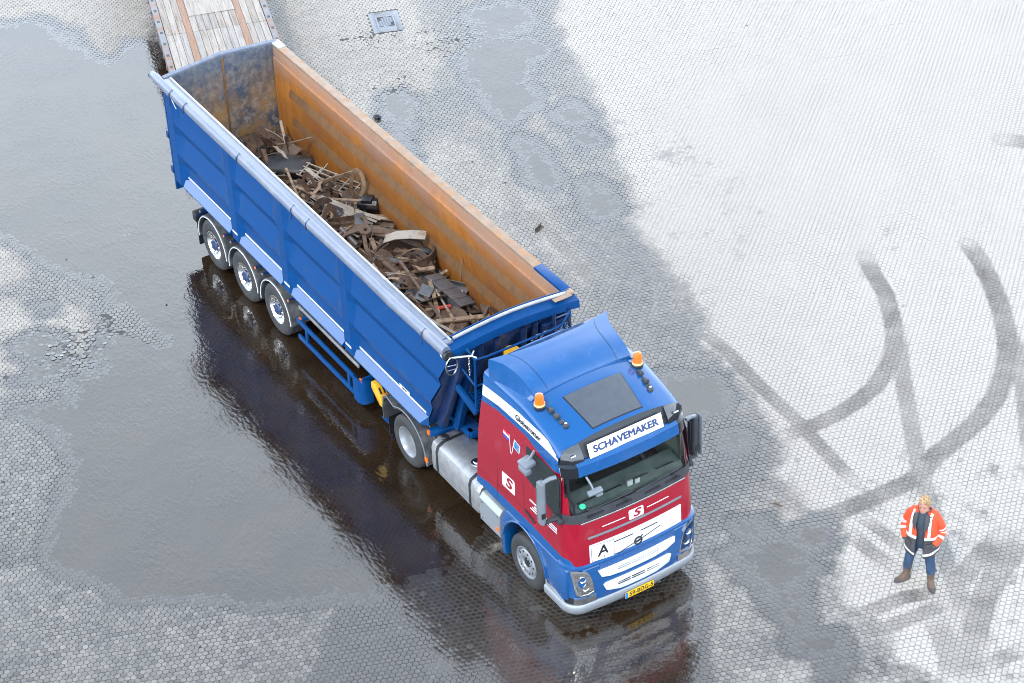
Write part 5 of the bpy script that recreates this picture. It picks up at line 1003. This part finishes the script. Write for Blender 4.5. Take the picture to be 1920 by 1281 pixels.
def s_rod(L): n = 8; k = random.uniform(-.2, .2); return MB().tube([(L * (i / n - .5), k * L * math.sin(i / n * 3.1), .05 * math.sin(i / n * 5)) for i in range(n + 1)], .010, 5)
KINDS_ = [(s_bar, 'flat_bar', 'narrow flat bar', (1, 2, 2, 2, 5, 5), (.6, 1.6), 64), (s_bent, 'bent_strip', 'bent steel strip', (0, 1, 2, 2, 5), (.5, 1.3), 34), (s_angle, 'angle_iron', 'piece of angle iron', (0, 1, 2), (.4, 1.2), 20),
          (s_beam, 'steel_beam', 'short flanged beam', (0, 0, 1, 3), (.5, 1.2), 14), (s_tube, 'pipe', 'piece of pipe', (0, 1, 3), (.35, .9), 16), (s_plate, 'steel_plate', 'torn flat plate', (0, 0, 1, 3, 4), (.35, .75), 30),
          (s_curl, 'curled_plate', 'curled plate', (0, 1, 1), (.4, .9), 14), (s_chan, 'steel_channel', 'open channel section', (0, 1, 3), (.4, .9), 16), (s_block, 'steel_block', 'stepped steel block', (0, 3, 4), (.3, .5), 14), (s_rod, 'bent_rod', 'thin bent rod', (1, 2, 5), (.6, 1.3), 22)]
def place(lab, mi, x, y):
    zone = ['close to the tailgate', 'towards the tailgate', 'behind the middle of the heap', 'in the middle of the heap', 'ahead of the middle', 'towards the cab', 'close to the cab end'][min(6, int((x + 12.3) / 1.21))]
    side = 'by the near rail' if y < -.05 else 'by the orange wall' if y > .62 else 'mid width'
    return ('very dark', 'brown', 'light rust', 'grey', 'black', 'pale')[mi] + ' ' + lab + ' ' + zone + ', ' + side
for fn, nm, lab, mats_, (l0, l1), cnt in KINDS_:
    for k in range(cnt):
        L_ = random.uniform(l0, l1); x, y = random.uniform(-12.2, -3.9), random.uniform(-.55, .98)
        y = min(y, 1.02 - L_ * .22); mb = fn(L_); yaw = random.choice((random.gauss(0, .35), random.uniform(-1.6, 1.6)))
        if abs(math.sin(yaw)) * L_ / 2 + abs(y) > 1.05: yaw *= .25
        pitch = random.gauss(0, .22); z = hp(x, y) + abs(math.sin(pitch)) * L_ * .25 + random.uniform(-.04, .06) - (.05 if fn in (s_beam, s_block, s_curl) else 0)
        mi_ = random.choice(mats_); o = mb.build(nm, SM[mi_], loc=(x, y, z), sharp=30); o.rotation_euler = (random.gauss(0, .4), pitch, yaw)
        tag(o, place(lab, mi_, x, y), 'scrap metal', 'loose scrap metal pieces in the tipper')
def one(nm, lab, mb, mats_, loc, rot=(0, 0, 0), **kw):
    o = mb.build(nm, mats_, loc=loc, **kw); o.rotation_euler = rot; return tag(o, lab, 'scrap metal', 'loose scrap metal pieces in the tipper')
one('black_slab', 'flat black slab with chamfered edges near the rear of the scrap heap', MB().loft([[(a * k, b_ * k2, z) for a, b_ in ((-.5, -.16), (-.36, -.27), (.36, -.27), (.5, -.16), (.5, .16), (.36, .27), (-.36, .27), (-.5, .16))] for z, k, k2 in ((-.12, 1, 1), (.06, 1, 1), (.11, .93, .88))], True, True), SM[4], (-10.75, .30, 2.03), (.1, -.08, .75), bevel=.012)
b_ = MB(); A = np.linspace(R(10), R(170), 18); b_.loft([[(x, r_ * math.cos(a), r_ * math.sin(a) * .75) for a in A] for x, r_ in ((-.55, .42), (.55, .42))] , False); b_.loft([[(x, r_ * math.cos(a), r_ * math.sin(a) * .75) for a in A] for x, r_ in ((-.55, .40), (.55, .40))], False)
one('half_drum', 'half cylinder of dark brown plate behind the welded frame', b_, SM[1], (-9.95, .16, 1.72), (0, .06, .95), recalc=False)
b_ = MB()
for y in (-.17, -.06, .06, .17): b_.box((0, y, 0), (1.35, .022, .022))
for x in (-.6, -.3, .05, .35, .62): b_.box((x, 0, .012), (.022, .38, .016))
one('welded_frame', 'pale welded lattice of thin bars lying on the heap', b_, SM[5], (-9.75, .66, 2.12), (.22, .05, .42))
one('loop_strip', 'tall loop of bent flat strip near the orange wall', strip([(.13 * math.sin(a) * (1.0 + .2 * math.sin(a)), .05 * a - .15, .30 - .34 * math.cos(a)) for a in np.linspace(.25, 6.0, 26)], .075, .012, up=(0, 1, 0)), SM[2], (-9.15, .85, 1.98), (.1, .2, .9), recalc=True)
for k in range(7): one('flat_bar', 'one of the pale flat bars lying together as a bundle', strip([(-.62, 0, 0), (-.2, .004 * k, .02), (.3, .012 * k, -.02), (.72, .03 * k, -.05)], .055, .008), SM[5], (-8.85 + .02 * k, .22 + .045 * k, 2.06 + .012 * (k % 3)), (.15, .08, .22 + .03 * k))
one('curved_bar', 'curved reddish flat bar beside the bundle of pale bars', strip([(-.6, 0, .03), (-.2, .03, .05), (.25, -.02, .03), (.5, -.09, 0), (.58, -.2, -.05)], .06, .014), SM[2], (-9.25, .12, 2.12), (.1, .05, .25))
b_ = MB().lathe([(.0, .0)] * 2, n=4) if False else MB(); b_.loft([[(x, y, z) for y, z in ((-.09, -.08), (.09, -.08), (.09, .08), (-.09, .08))] for x in (-.22, .22)], True); b_.loft([[(x, y, z) for y, z in ((-.08, -.07), (.08, -.07), (.08, .07), (-.08, .07))] for x in (-.22, .22)], True)
one('box_section', 'short open square tube with a dark hollow end', b_, SM[3], (-8.25, .46, 2.02), (.1, -.05, -.5), recalc=False)
one('brown_plate', 'long dark brown dished plate pointing at the orange wall', strip([(-.75, 0, 0), (-.3, .01, .06), (.2, .02, .05), (.62, .0, -.01), (.78, -.02, -.05)], .22, .016), SM[1], (-7.55, .62, 2.06), (.25, 0, .62))
b_ = MB()
for a in (.5, 2.2, 3.7, 5.3): strip([(0.03 * math.cos(a), .03 * math.sin(a), .05), (.16 * math.cos(a), .16 * math.sin(a), .03), (.38 * math.cos(a + .15), .38 * math.sin(a + .15), -.03), (.5 * math.cos(a + .3), .5 * math.sin(a + .3), -.1)], .075, .03, b_=b_)
b_.lathe([(.05, -.02), (.12, -.02), (.12, .07), (.05, .07), (.05, -.02)], axis='z', n=16); one('star_casting', 'brown four armed spider casting in the middle of the heap', b_, SM[1], (-7.78, .33, 2.12), (.2, .1, .3), sharp=40)
b_ = MB(); A = np.linspace(.3, 5.9, 34); b_.loft([[(r_ * math.cos(a), r_ * math.sin(a), z) for r_, z in ((.56, -.2), (.56, .20), (.52, .20), (.52, -.2))] for a in A], True, True)
one('steel_ring', 'big dark open steel ring standing out of the heap', b_, [SM[0]], (-6.72, .55, 2.0), (.10, -.12, -1.0), sharp=40)
one('curved_plate', 'curved pale plate leaning in the open steel ring', strip([(-.4, 0, -.02), (-.15, .0, .10), (.15, 0, .14), (.42, .02, .10)], .2, .014), SM[5], (-7.0, .72, 2.24), (.3, -.1, .75))
b_ = MB(); b_.grid(lambda u, v: (1.15 * (u - .5), .36 * (v - .5), .03 * math.sin(u * 60) + .03 * math.sin(v * 9 + u * 3)), 64, 12); one('ribbed_mesh', 'brown corrugated mesh panel lying beside the near rail', b_, SM[1], (-6.45, .12, 2.08), (.25, .02, .20), recalc=False)
one('timber_bar', 'long pale bar laid across the mesh towards the ring', MB().box((0, 0, 0), (.72, .09, .04)), SM[2], (-6.15, .42, 2.14), (.1, -.1, 1.05), bevel=.004)
b_ = MB().box((0, 0, 0), (1.05, .36, .03)).box((0, .17, -.06), (1.05, .02, .13)).box((0, -.17, -.06), (1.05, .02, .13))
for x in (-.34, -.02, .3): b_.box((x, 0, .018), (.02, .34, .012))
one('steel_trough', 'upturned dark grey trough with cross ribs near the front', b_, SM[3], (-5.35, .66, 2.08), (-.25, .10, .12), bevel=.004)
b_ = MB().loft([[(a * k, c * k, z) for a, c in ((-.17, -.17), (.17, -.17), (.17, .17), (-.17, .17))] for z, k in ((-.17, .85), (.14, 1))], True, True).box((.0, 0, .20), (.22, .22, .10)); one('steel_hopper', 'dark cube shaped steel hopper beside the near rail', b_, SM[3], (-5.45, .24, 2.02), (.35, .2, .6), bevel=.01)
b_ = MB().lathe([(0, -.04), (.34, -.04), (.36, 0), (.34, .05), (.12, .07), (0, .09)], axis='z', n=28); one('steel_dish', 'round brown steel dish near the front end of the heap', b_, SM[1], (-4.72, .26, 1.92), (.15, .1, 0))
one('pale_board', 'light flat bar across the very front of the heap', MB().box((0, 0, 0), (.95, .10, .04)), SM[2], (-4.50, .42, 2.05), (.1, -.02, 1.12), bevel=.004)
one('red_pipe', 'thin pipe with a red painted end near the front', MB().tube([(-.34, 0, 0), (.02, 0, 0)], .03, 8, 0).tube([(.02, 0, 0), (.32, 0, 0)], .036, 8, 1), [SM[2], M_SRED], (-5.05, .13, 2.06), (0, -.06, 1.15))
one('steel_rod', 'straight pale rod stuck between the dish and the hopper', MB().tube([(-.42, 0, 0), (.1, 0, 0)], .022, 7).tube([(.1, 0, 0), (.42, 0, 0)], .030, 7, 1), [SM[5], SM[2]], (-4.95, .32, 2.12), (0, .15, -.15))
one('long_rod', 'long thin rod leaning from the rear of the heap onto the orange wall', MB().tube([(-.65, 0, -.15), (0, 0, .02), (.65, .01, .28)], .016, 6), SM[2], (-11.55, .70, 1.98), (0, -.1, .45))
one('upright_rod', 'thin upright rod leaning on the orange wall near the front', MB().tube([(0, 0, -.3), (.08, .05, .5)], .010, 5), SM[2], (-5.6, 1.0, 2.0))
one('wall_bracket', 'small dark box bracket against the orange wall', MB().box((0, 0, 0), (.34, .16, .15)).box((0, .02, .0), (.30, .2, .11)), SM[4], (-6.62, 1.02, 2.02), (.2, -.1, .5), bevel=.008)
one('motor_block', 'black motor shaped block against the orange wall', MB().lathe([(0, -.2), (.13, -.2), (.14, 0), (.13, .2), (0, .2)], axis='x', n=10).box((0, 0, .08), (.22, .18, .18)), SM[4], (-8.72, .93, 2.0), (.2, -.1, .7), bevel=.008)
one('corner_frame', 'brown triangular frame propped in the front far corner', MB().beam((0, -.3, 0), (0, 0, .42), .05, .06).beam((0, 0, .42), (.25, .3, 0), .05, .06), SM[1], (-4.35, .86, 1.80), (0, 0, .2))
one('half_shell', 'broad curved brown sheet at the rear end of the heap', strip([(-.3, 0, -.1), (-.15, 0, .06), (.08, 0, .1), (.3, 0, .02)], .5, .014), SM[1], (-11.2, .45, 2.0), (.3, -.2, .2))
for k, (x, y, rz_) in enumerate(((-11.55, .35, .3), (-11.3, .6, -.4))): one('curved_fender', ('curved dark fender with raised rim at the rear of the heap', 'second dark fender leaning behind the black slab')[k], strip([(.3 * math.cos(a), 0, .3 * math.sin(a) - .1) for a in np.linspace(.3, 2.4, 10)], .2, .014, up=(0, 1, 0)), SM[0], (x, y, 1.98), (.2, .1, rz_))
# ------------------------------------------------------------------ things lying on the yard
LEAF= [(-5.36, 8.44), (-3.39, 6.65), (-2.75, 7.91), (-1.77, 8.99), (-2.72, 10.32), (-2.39, 9.5), (0.05, 7.92), (1.26, 8.3), (0.09, 3.57), (0.74, 2.56), (3.31, 2.81), (-4.96, 5.99), (-3.74, 7.74), (-2.43, 8.86), (-0.84, 8.1), (-5.71, 11.16), (-5.59, 13.06), (-3.71, 11.96), (-11.73, 13.73), (-10.65, 11.98), (-12.83, 13.06), (-13.83, 5.26), (-14.45, 5.82), (-11.56, 4.91), (-13.06, 4.34), (-10.49, 5.03), (-9.91, 5.35), (-16.18, 7.4), (-13.22, -3.6), (-12.55, -3.55), (-12.34, -3.42), (-7.46, -7.36), (-7.59, -7.17), (-6.93, -7.6), (-6.56, -7.56), (-2.96, -8.39), (-1.75, -6.37), (-10.65, -2.64)]

M_LEAF = pm('dead_leaf', (.030, .024, .018), .8, var=.4)
for k, (x, y) in enumerate(LEAF):
    s_ = random.uniform(.018, .04); z = float(height(np.array([[x, y]]))[0][0]); z = max(z, 0) + .006
    o = MB().add([(-s_, 0, .002), (-.2 * s_, -.5 * s_, .008), (1.2 * s_, 0, .003), (-.1 * s_, .5 * s_, .006), (0, 0, .0)], [(0, 1, 4), (1, 2, 4), (2, 3, 4), (3, 0, 4)]).build('leaf', M_LEAF, loc=(x, y, z), recalc=False); o.rotation_euler = (0, 0, random.uniform(0, 6))
    tag(o, 'small dark dead leaf lying on the ' + ('white dry paving at the far right' if y > 9 else 'white dry paving beyond the tyre marks' if y > 6.8 else 'wet grey paving in front of the man' if x > -.9 and y > 0 else 'pale paving between trailer and puddles' if y > 4 else 'wet paving at the left picture edge' if x > -9 else 'flooded paving left of the trailer'), 'leaf', 'dead leaves scattered on the yard')
o = MB().beam((-.12, 0, .015), (.12, .01, .02), .06, .012).beam((-.12, .03, .04), (.12, .04, .045), .012, .06).build('metal_offcut', SM[0], loc=(-8.63, 4.665, .014)); o.rotation_euler = (0, 0, R(115)); tag(o, 'short folded strip of dark metal lying alone on the paving', 'metal offcut')
o = MB().tube([(-.09, 0, .02), (.0, .008, .028), (.09, -.004, .018)], [.012, .02, .006], 6).build('stick', pm('wood_stick', (.10, .06, .03), .8), loc=(.785, 3.36, .012)); o.rotation_euler = (0, 0, R(22)); tag(o, 'short broken brown stick lying between the truck and the man', 'stick')
o = MB().loft([[(r_ * math.cos(a) * 1.2, r_ * math.sin(a), z) for a in np.linspace(0, 5.4, 7)] for z, r_ in ((0, .07), (.05, .09), (.09, .04))], True, True).build('lump', SM[4], loc=(-14.28, 4.17, .012), sharp=60); tag(o, 'black lump lying on the paving beside the trailer rail', 'lump')
# ------------------------------------------------------------------ the man
PS = thing('person', 'man in open orange and charcoal high visibility jacket and jeans, hands in pockets', 'person', (3.58, 4.07, .012), R(-58))
M_SKIN = pm('skin', (.42, .20, .145), .5, var=.08); M_HAIR = pm('blond_hair', (.42, .28, .14), .75, var=.4, vs_=45, grime=(.10, .055, .022), gl=.46, gh=.60, gs=42, bumps=.8, bs_=60)
M_ORJ = pm('hi_vis_orange', (.60, .055, .012), .75, var=.12, vs_=9, bumps=.25, bs_=16); M_CHAR = pm('charcoal_cloth', (.045, .042, .043), .85, var=.2, bumps=.25, bs_=16); M_REFL = pm('reflective_white', (.60, .60, .595), .35, var=.06)
M_JEAN = pm('blue_jeans', (.020, .046, .092), .85, var=.35, vs_=10, grime=(.06, .10, .15), gl=.55, gh=.75, gs=9, bumps=.3, bs_=24); M_SHIRT = pm('dark_pullover', (.028, .040, .055), .85, var=.2); M_BOOT = pm('brown_boot_leather', (.085, .050, .033), .6, var=.3, grime=(.13, .1, .08), gl=.5, gh=.7, gs=12, bumps=.3, bs_=30); M_SOLE = pm('boot_toe_rubber', (.05, .047, .047), .7, var=.2)
# body: one skinned surface, hands curled inside the pockets
bv = [(0, 0, 1.00, .135), (0, 0, 1.16, .14), (.0, 0, 1.34, .155), (.0, 0, 1.50, .075), (.025, 0, 1.575, .062), (.055, 0, 1.64, .070), (.065, 0, 1.715, .092), (.055, 0, 1.785, .085), (.05, 0, 1.815, .05)]
be = [(i, i + 1) for i in range(8)]
for s in (-1, 1):
    n0 = len(bv); bv += [(0, s * .16, 1.455, .052), (-.03, s * .255, 1.36, .055), (-.05, s * .315, 1.19, .048), (.04, s * .30, 1.06, .038), (.105, s * .235, .965, .030), (.10, s * .195, .905, .032)]
    be += [(3, n0)] + [(n0 + i, n0 + i + 1) for i in range(5)]
    for q, (dx, dy, dz) in enumerate(((.02, -.03, -.05), (.03, -.01, -.055), (.03, .012, -.05), (.02, .03, -.04), (.055, -.03, .0))):
        f0 = len(bv); bv += [(.10 + dx * .5, s * (.195 + dy * .7), .905 + dz * .8, .011), (.10 + dx * .6, s * (.195 + dy * .9) - s * .008, .905 + dz * 1.6, .009)]; be += [(n0 + 5, f0), (f0, f0 + 1)]
    n1 = len(bv); bv += [(0, s * .105, .94, .105), (.015, s * .17, .53, .066), (-.008, s * .2, .16, .042), (.0, s * .205, .07, .036)]
    be += [(0, n1)] + [(n1 + i, n1 + i + 1) for i in range(3)]
me = bpy.data.meshes.new('body'); me.from_pydata([v[:3] for v in bv], be, []); body = link('body', me, PS); me.materials.append(M_SKIN)
body.modifiers.new('skin', 'SKIN'); sub_ = body.modifiers.new('sub', 'SUBSURF'); sub_.levels = sub_.render_levels = 2
for v, d_ in zip(bv, me.skin_vertices[0].data): d_.radius = (v[3], v[3]); d_.use_root = False
me.skin_vertices[0].data[0].use_root = True
HT = Matrix.Translation((.058, 0, 1.70)) @ Matrix.Rotation(R(4), 4, 'Y')       # the head is bowed a little
def hd(mb): mb.v = [tuple(HT @ Vector(v)) for v in mb.v]; return mb
face = MB(); n_ = 20; rg = []
for z, rx, ry, cx in ((-.135, .030, .030, .052), (-.125, .050, .048, .040), (-.10, .066, .060, .030), (-.06, .078, .070, .018), (-.02, .086, .076, .006), (.02, .092, .080, .0), (.06, .094, .081, -.004), (.09, .084, .074, -.006), (.115, .055, .05, -.008), (.125, .015, .015, -.008)):
    ring = []
    for j in range(n_):
        a = 2 * math.pi * j / n_; x, y = cx + rx * math.cos(a), ry * math.sin(a); fr2 = max(0, math.cos(a)) ** 6
        if -.07 < z < -.01: x += .018 * fr2 * max(0, math.cos(a)) ** 14
        if -.01 < z < .03: x -= .007 * max(0, 1 - abs(abs(y) - .034) / .02) * (math.cos(a) > 0)
        ring.append((x, y, z))
    rg.append(ring)
lb('head', M_SKIN, hd(face.loft(rg, True, True)), body, sharp=80)
lb('nose', M_SKIN, hd(MB().loft([[(.088, -.009, .008), (.098, 0, .01), (.088, .009, .008)], [(.090, -.016, -.045), (.122, 0, -.040), (.090, .016, -.045)], [(.085, -.012, -.055), (.10, 0, -.056), (.085, .012, -.055)]], True, True)), body, sharp=70)
lb('mouth', pm('lips', (.42, .14, .12), .5), hd(MB().box((.088, 0, -.080), (.012, .046, .010))), body, bevel=.003); lb('eyebrows', M_HAIR, hd(MB().box((.091, -.034, .022), (.012, .036, .008)).box((.091, .034, .022), (.012, .036, .008))), body)
for s in (-1, 1):
    lb('eye', M_INK, hd(MB().lathe([(0, -.004), (.009, -.003), (.011, .003), (0, .006)], (.0865, s * .033, .004), 'x', 10)), body); lb('ear', M_SKIN, hd(MB().lathe([(0, -.008), (.02, -.01), (.032, 0), (.02, .012), (0, .006)], (-.005, s * .082, -.012), 'y', 12)), body, sharp=80)
hr_ = MB(); rg = []
for i, z in enumerate(np.linspace(-.045, .152, 13)):
    t = i / 12; ring = []
    for j in range(30):
        a = 2 * math.pi * j / 30; rr_ = .098 * math.sqrt(max(.02, 1 - max(0, (z - .045) / .112) ** 2)); x, y = -.012 + rr_ * math.cos(a) * 1.05, rr_ * .93 * math.sin(a)
        d_ = mnoise.noise(Vector((x * 38, y * 38, z * 38))) * .024 + mnoise.noise(Vector((x * 90, y * 90, z * 90))) * .009
        lo = -.05 + .14 * max(0, math.cos(a)) ** .7 * (1 if math.cos(a) > .05 else 0)
        k = 1 + d_ / .1; ring.append((-.012 + (x + .012) * k, y * k, max(z, lo) + d_ * .8))
    rg.append(ring)
lb('hair', M_HAIR, hd(hr_.loft(rg, True, True)), PS, sharp=60)
# pullover, jacket
def ringz(z, rx, ry, cx=0, a0=0, a1=360, n=28): return [(cx + rx * math.cos(R(a)), ry * math.sin(R(a)), z) for a in np.linspace(a0, a1, n)]
lb('pullover', M_SHIRT, MB().loft([ringz(z, rx, ry, cx)[:-1] for z, rx, ry, cx in ((.90, .135, .19, 0), (1.05, .14, .19, .0), (1.25, .15, .195, .01), (1.42, .145, .19, .01), (1.50, .105, .14, .015), (1.555, .072, .078, .028), (1.575, .066, .07, .03))], True), PS, sharp=70)
def fold(a, z, k=1): return 1 + k * (.030 * math.sin(3.1 * math.radians(a) + z * 9) + .018 * math.sin(7 * math.radians(a) + z * 17 + 1))
JR = [(.755, .225, .290, .01), (.80, .225, .290, .01), (.845, .225, .288, .01), (.885, .223, .285, .01), (1.00, .215, .275, .01), (1.075, .212, .27, .01), (1.135, .212, .268, .01), (1.22, .205, .262, .01), (1.33, .195, .255, .01), (1.42, .178, .250, .005), (1.48, .155, .238, .0), (1.525, .125, .190, -.005), (1.56, .10, .118, -.01)]
JM = [1, 2, 1, 1, 1, 2, 0, 0, 0, 0, 0, 0]
jk = MB(); A_ = np.linspace(22, 346, 37)
rg = []
for z, rx, ry, cx in JR:
    op = 10 * max(0, (z - 1.2) / .35); rg.append([(cx + rx * fold(a, z) * math.cos(R(a)), ry * fold(a, z) * math.sin(R(a)), z - (.05 * math.cos(R(a)) ** 2 if z < .9 else 0)) for a in np.linspace(20 + op * 1.6, 350 - op * 2.4, 37)])
for i in range(len(rg) - 1): jk.loft([rg[i], rg[i + 1]], False, False, JM[i])
jacket = lb('jacket', [M_ORJ, M_CHAR, M_REFL], jk, PS, sharp=60, recalc=False, merge=1e-4)
so = jacket.modifiers.new('thick', 'SOLIDIFY'); so.thickness = .014
# wide dark collar lapels, shoulder stripes
for s in (-1, 1):
    def jx(y, z):
        rx, ry = ip(z, [(q[0], q[1]) for q in JR]), ip(z, [(q[0], q[2]) for q in JR]); return .008 + rx * math.sqrt(max(.03, 1 - (y / ry) ** 2))
    lb('lapel', M_CHAR, MB().grid(lambda u, v: (lambda y, z: (max(jx(y, z), .085 + .12 * u) + .020 * math.sin(v * 2.6 + .3), s * y, z))(.060 + .015 * u + v * (.115 - .10 * u * u), 1.56 - .30 * u - .05 * v * (1 - u)), 9, 5), jacket, recalc=False, sharp=80)
    lb('collar', M_CHAR, MB().grid(lambda u, v: (.03 - .115 * math.sin(u * 1.57) - .012 * v, s * (.098 * math.cos(u * 1.57) + .05 * v * math.cos(u * 1.57)), 1.585 + .012 * u - .06 * v), 8, 3), jacket, recalc=False, sharp=80)
    pts = [(.222, 1.10), (.219, 1.20), (.211, 1.32), (.188, 1.42), (.150, 1.495), (.05, 1.535), (-.08, 1.515), (-.165, 1.44), (-.205, 1.32), (-.222, 1.10)]
    wv2 = lambda x, z: s * (.155 + .0 * x + max(0, z - 1.3) * -.06)
    lb('shoulder_stripe', M_REFL, strip([(x * .93, wv2(x, z), z + .008) for x, z in pts], .048, .006, up=(0, s * .0 + .0, 1) if False else (1, 0, .3)), jacket, recalc=True) if False else lb('shoulder_stripe', M_REFL, MB().loft([[(x * .88 + .004 * (1 if x > 0 else -1), wv2(x, z) - .022, z + .012), (x * .84 + .006 * (1 if x > 0 else -1), wv2(x, z) + .024, z + .004)] for x, z in pts], False), jacket, recalc=False, sharp=80)
    sl = [(.0, s * .165, 1.485, .070), (-.012, s * .218, 1.42, .077), (-.03, s * .262, 1.32, .073), (-.042, s * .288, 1.25, .070), (-.047, s * .298, 1.215, .069), (-.05, s * .305, 1.18, .068), (-.04, s * .308, 1.145, .067), (.0, s * .302, 1.10, .065), (.03, s * .292, 1.075, .063), (.085, s * .268, 1.03, .061), (.13, s * .24, .985, .057), (.145, s * .23, .97, .052)]
    sm_ = [0, 0, 0, 2, 0, 2, 0, 2, 0, 0, 1]
    sv2 = MB(); full = MB().tube([p[:3] for p in sl], [p[3] * (1 + .05 * math.sin(i * 2.3 + s)) for i, p in enumerate(sl)], 14, cap=False)
    for i, f in enumerate(full.f): full.m[i] = sm_[i // 14]
    lb('sleeve', [M_ORJ, M_CHAR, M_REFL], full, jacket, sharp=80, merge=0)
    lb('pocket_flap', M_CHAR, MB().box((.205, s * .19, 1.0), (.03, .16, .05), 0, Matrix.Rotation(s * .7, 3, 'Z')), jacket, bevel=.01)
    lb('shoulder_panel', M_ORJ, MB().loft([[(-.01 + r_ * 1.05 * math.cos(a), s * (.165 + dy), 1.465 + r_ * .9 * math.sin(a) + dz) for a in np.linspace(0, 6.2832, 15)[:-1]] for r_, dy, dz in ((.05, -.10, .045), (.085, -.03, .02), (.092, .03, .0), (.088, .06, -.03), (.05, .075, -.06))], True, True), jacket, sharp=80)
    if s == 9: lb('chest_pocket', M_ORJ, MB().box((.196, s * .115, 1.30), (.02, .10, .13), 0, Matrix.Rotation(s * .45, 3, 'Z')), jacket, bevel=.008)
    lg_ = [(.0, s * .10, .95, .115), (.005, s * .12, .80, .108), (.012, s * .15, .66, .092), (.015, s * .168, .53, .080), (.005, s * .182, .42, .078), (.0, s * .192, .34, .076), (-.002, s * .197, .27, .078)]
    lb('trouser_leg', M_JEAN, MB().tube([p[:3] for p in lg_], [p[3] for p in lg_], 16), PS, sharp=80)
    ra = Matrix.Translation((0, s * .205, 0)) @ Matrix.Rotation(R(-37 if s < 0 else 31), 4, 'Z')
    bt = MB(); rg = [[(cx + rx * math.cos(a), ry * math.sin(a), z + tl * math.cos(a)) for a in np.linspace(0, 2 * math.pi, 19)[:-1]] for z, rx, ry, cx, tl in ((.0, .155, .056, .07, 0), (.03, .158, .058, .07, 0), (.055, .15, .056, .065, 0), (.085, .125, .053, .045, -.02), (.12, .085, .055, .01, -.03), (.16, .072, .058, -.012, -.02), (.24, .074, .066, -.012, 0), (.31, .082, .076, -.01, 0), (.315, .076, .070, -.01, 0))]
    bt.loft(rg, True, True); bt.v = [tuple(ra @ Vector(v)) for v in bt.v]; bo = lb('boot', M_BOOT, bt, PS, sharp=70)
    so_ = MB().loft([[(.07 + rx * math.cos(a), ry * math.sin(a), z) for a in np.linspace(0, 2 * math.pi, 19)[:-1]] for z, rx, ry in ((-.004, .158, .058), (.0, .163, .062), (.022, .163, .062), (.026, .158, .058))], True, True)
    so_.loft([[(.07 + .162 * k * math.cos(a), .0595 * k * math.sin(a), z - .02 * (math.cos(a) < .6)) for a in np.linspace(-1.0, 1.0, 10)] for z, k in ((.026, 1.0), (.056, .985), (.078, .86))], False)
    so_.v = [tuple(ra @ Vector(v)) for v in so_.v]; lb('sole', M_SOLE, so_, bo, sharp=70)
    tb_ = MB().box((-.01, .079, .30), (.045, .012, .05)).box((-.01, -.079, .30), (.045, .012, .05)); tb_.v = [tuple(ra @ Vector(v)) for v in tb_.v]; lb('pull_tab', M_BOOT, tb_, bo)
lb('trouser_seat', M_JEAN, MB().loft([ringz(z, rx, ry, 0)[:-1] for z, rx, ry in ((.80, .10, .17), (.86, .125, .205), (.95, .13, .20), (1.02, .128, .185))], True, True), PS, sharp=80)
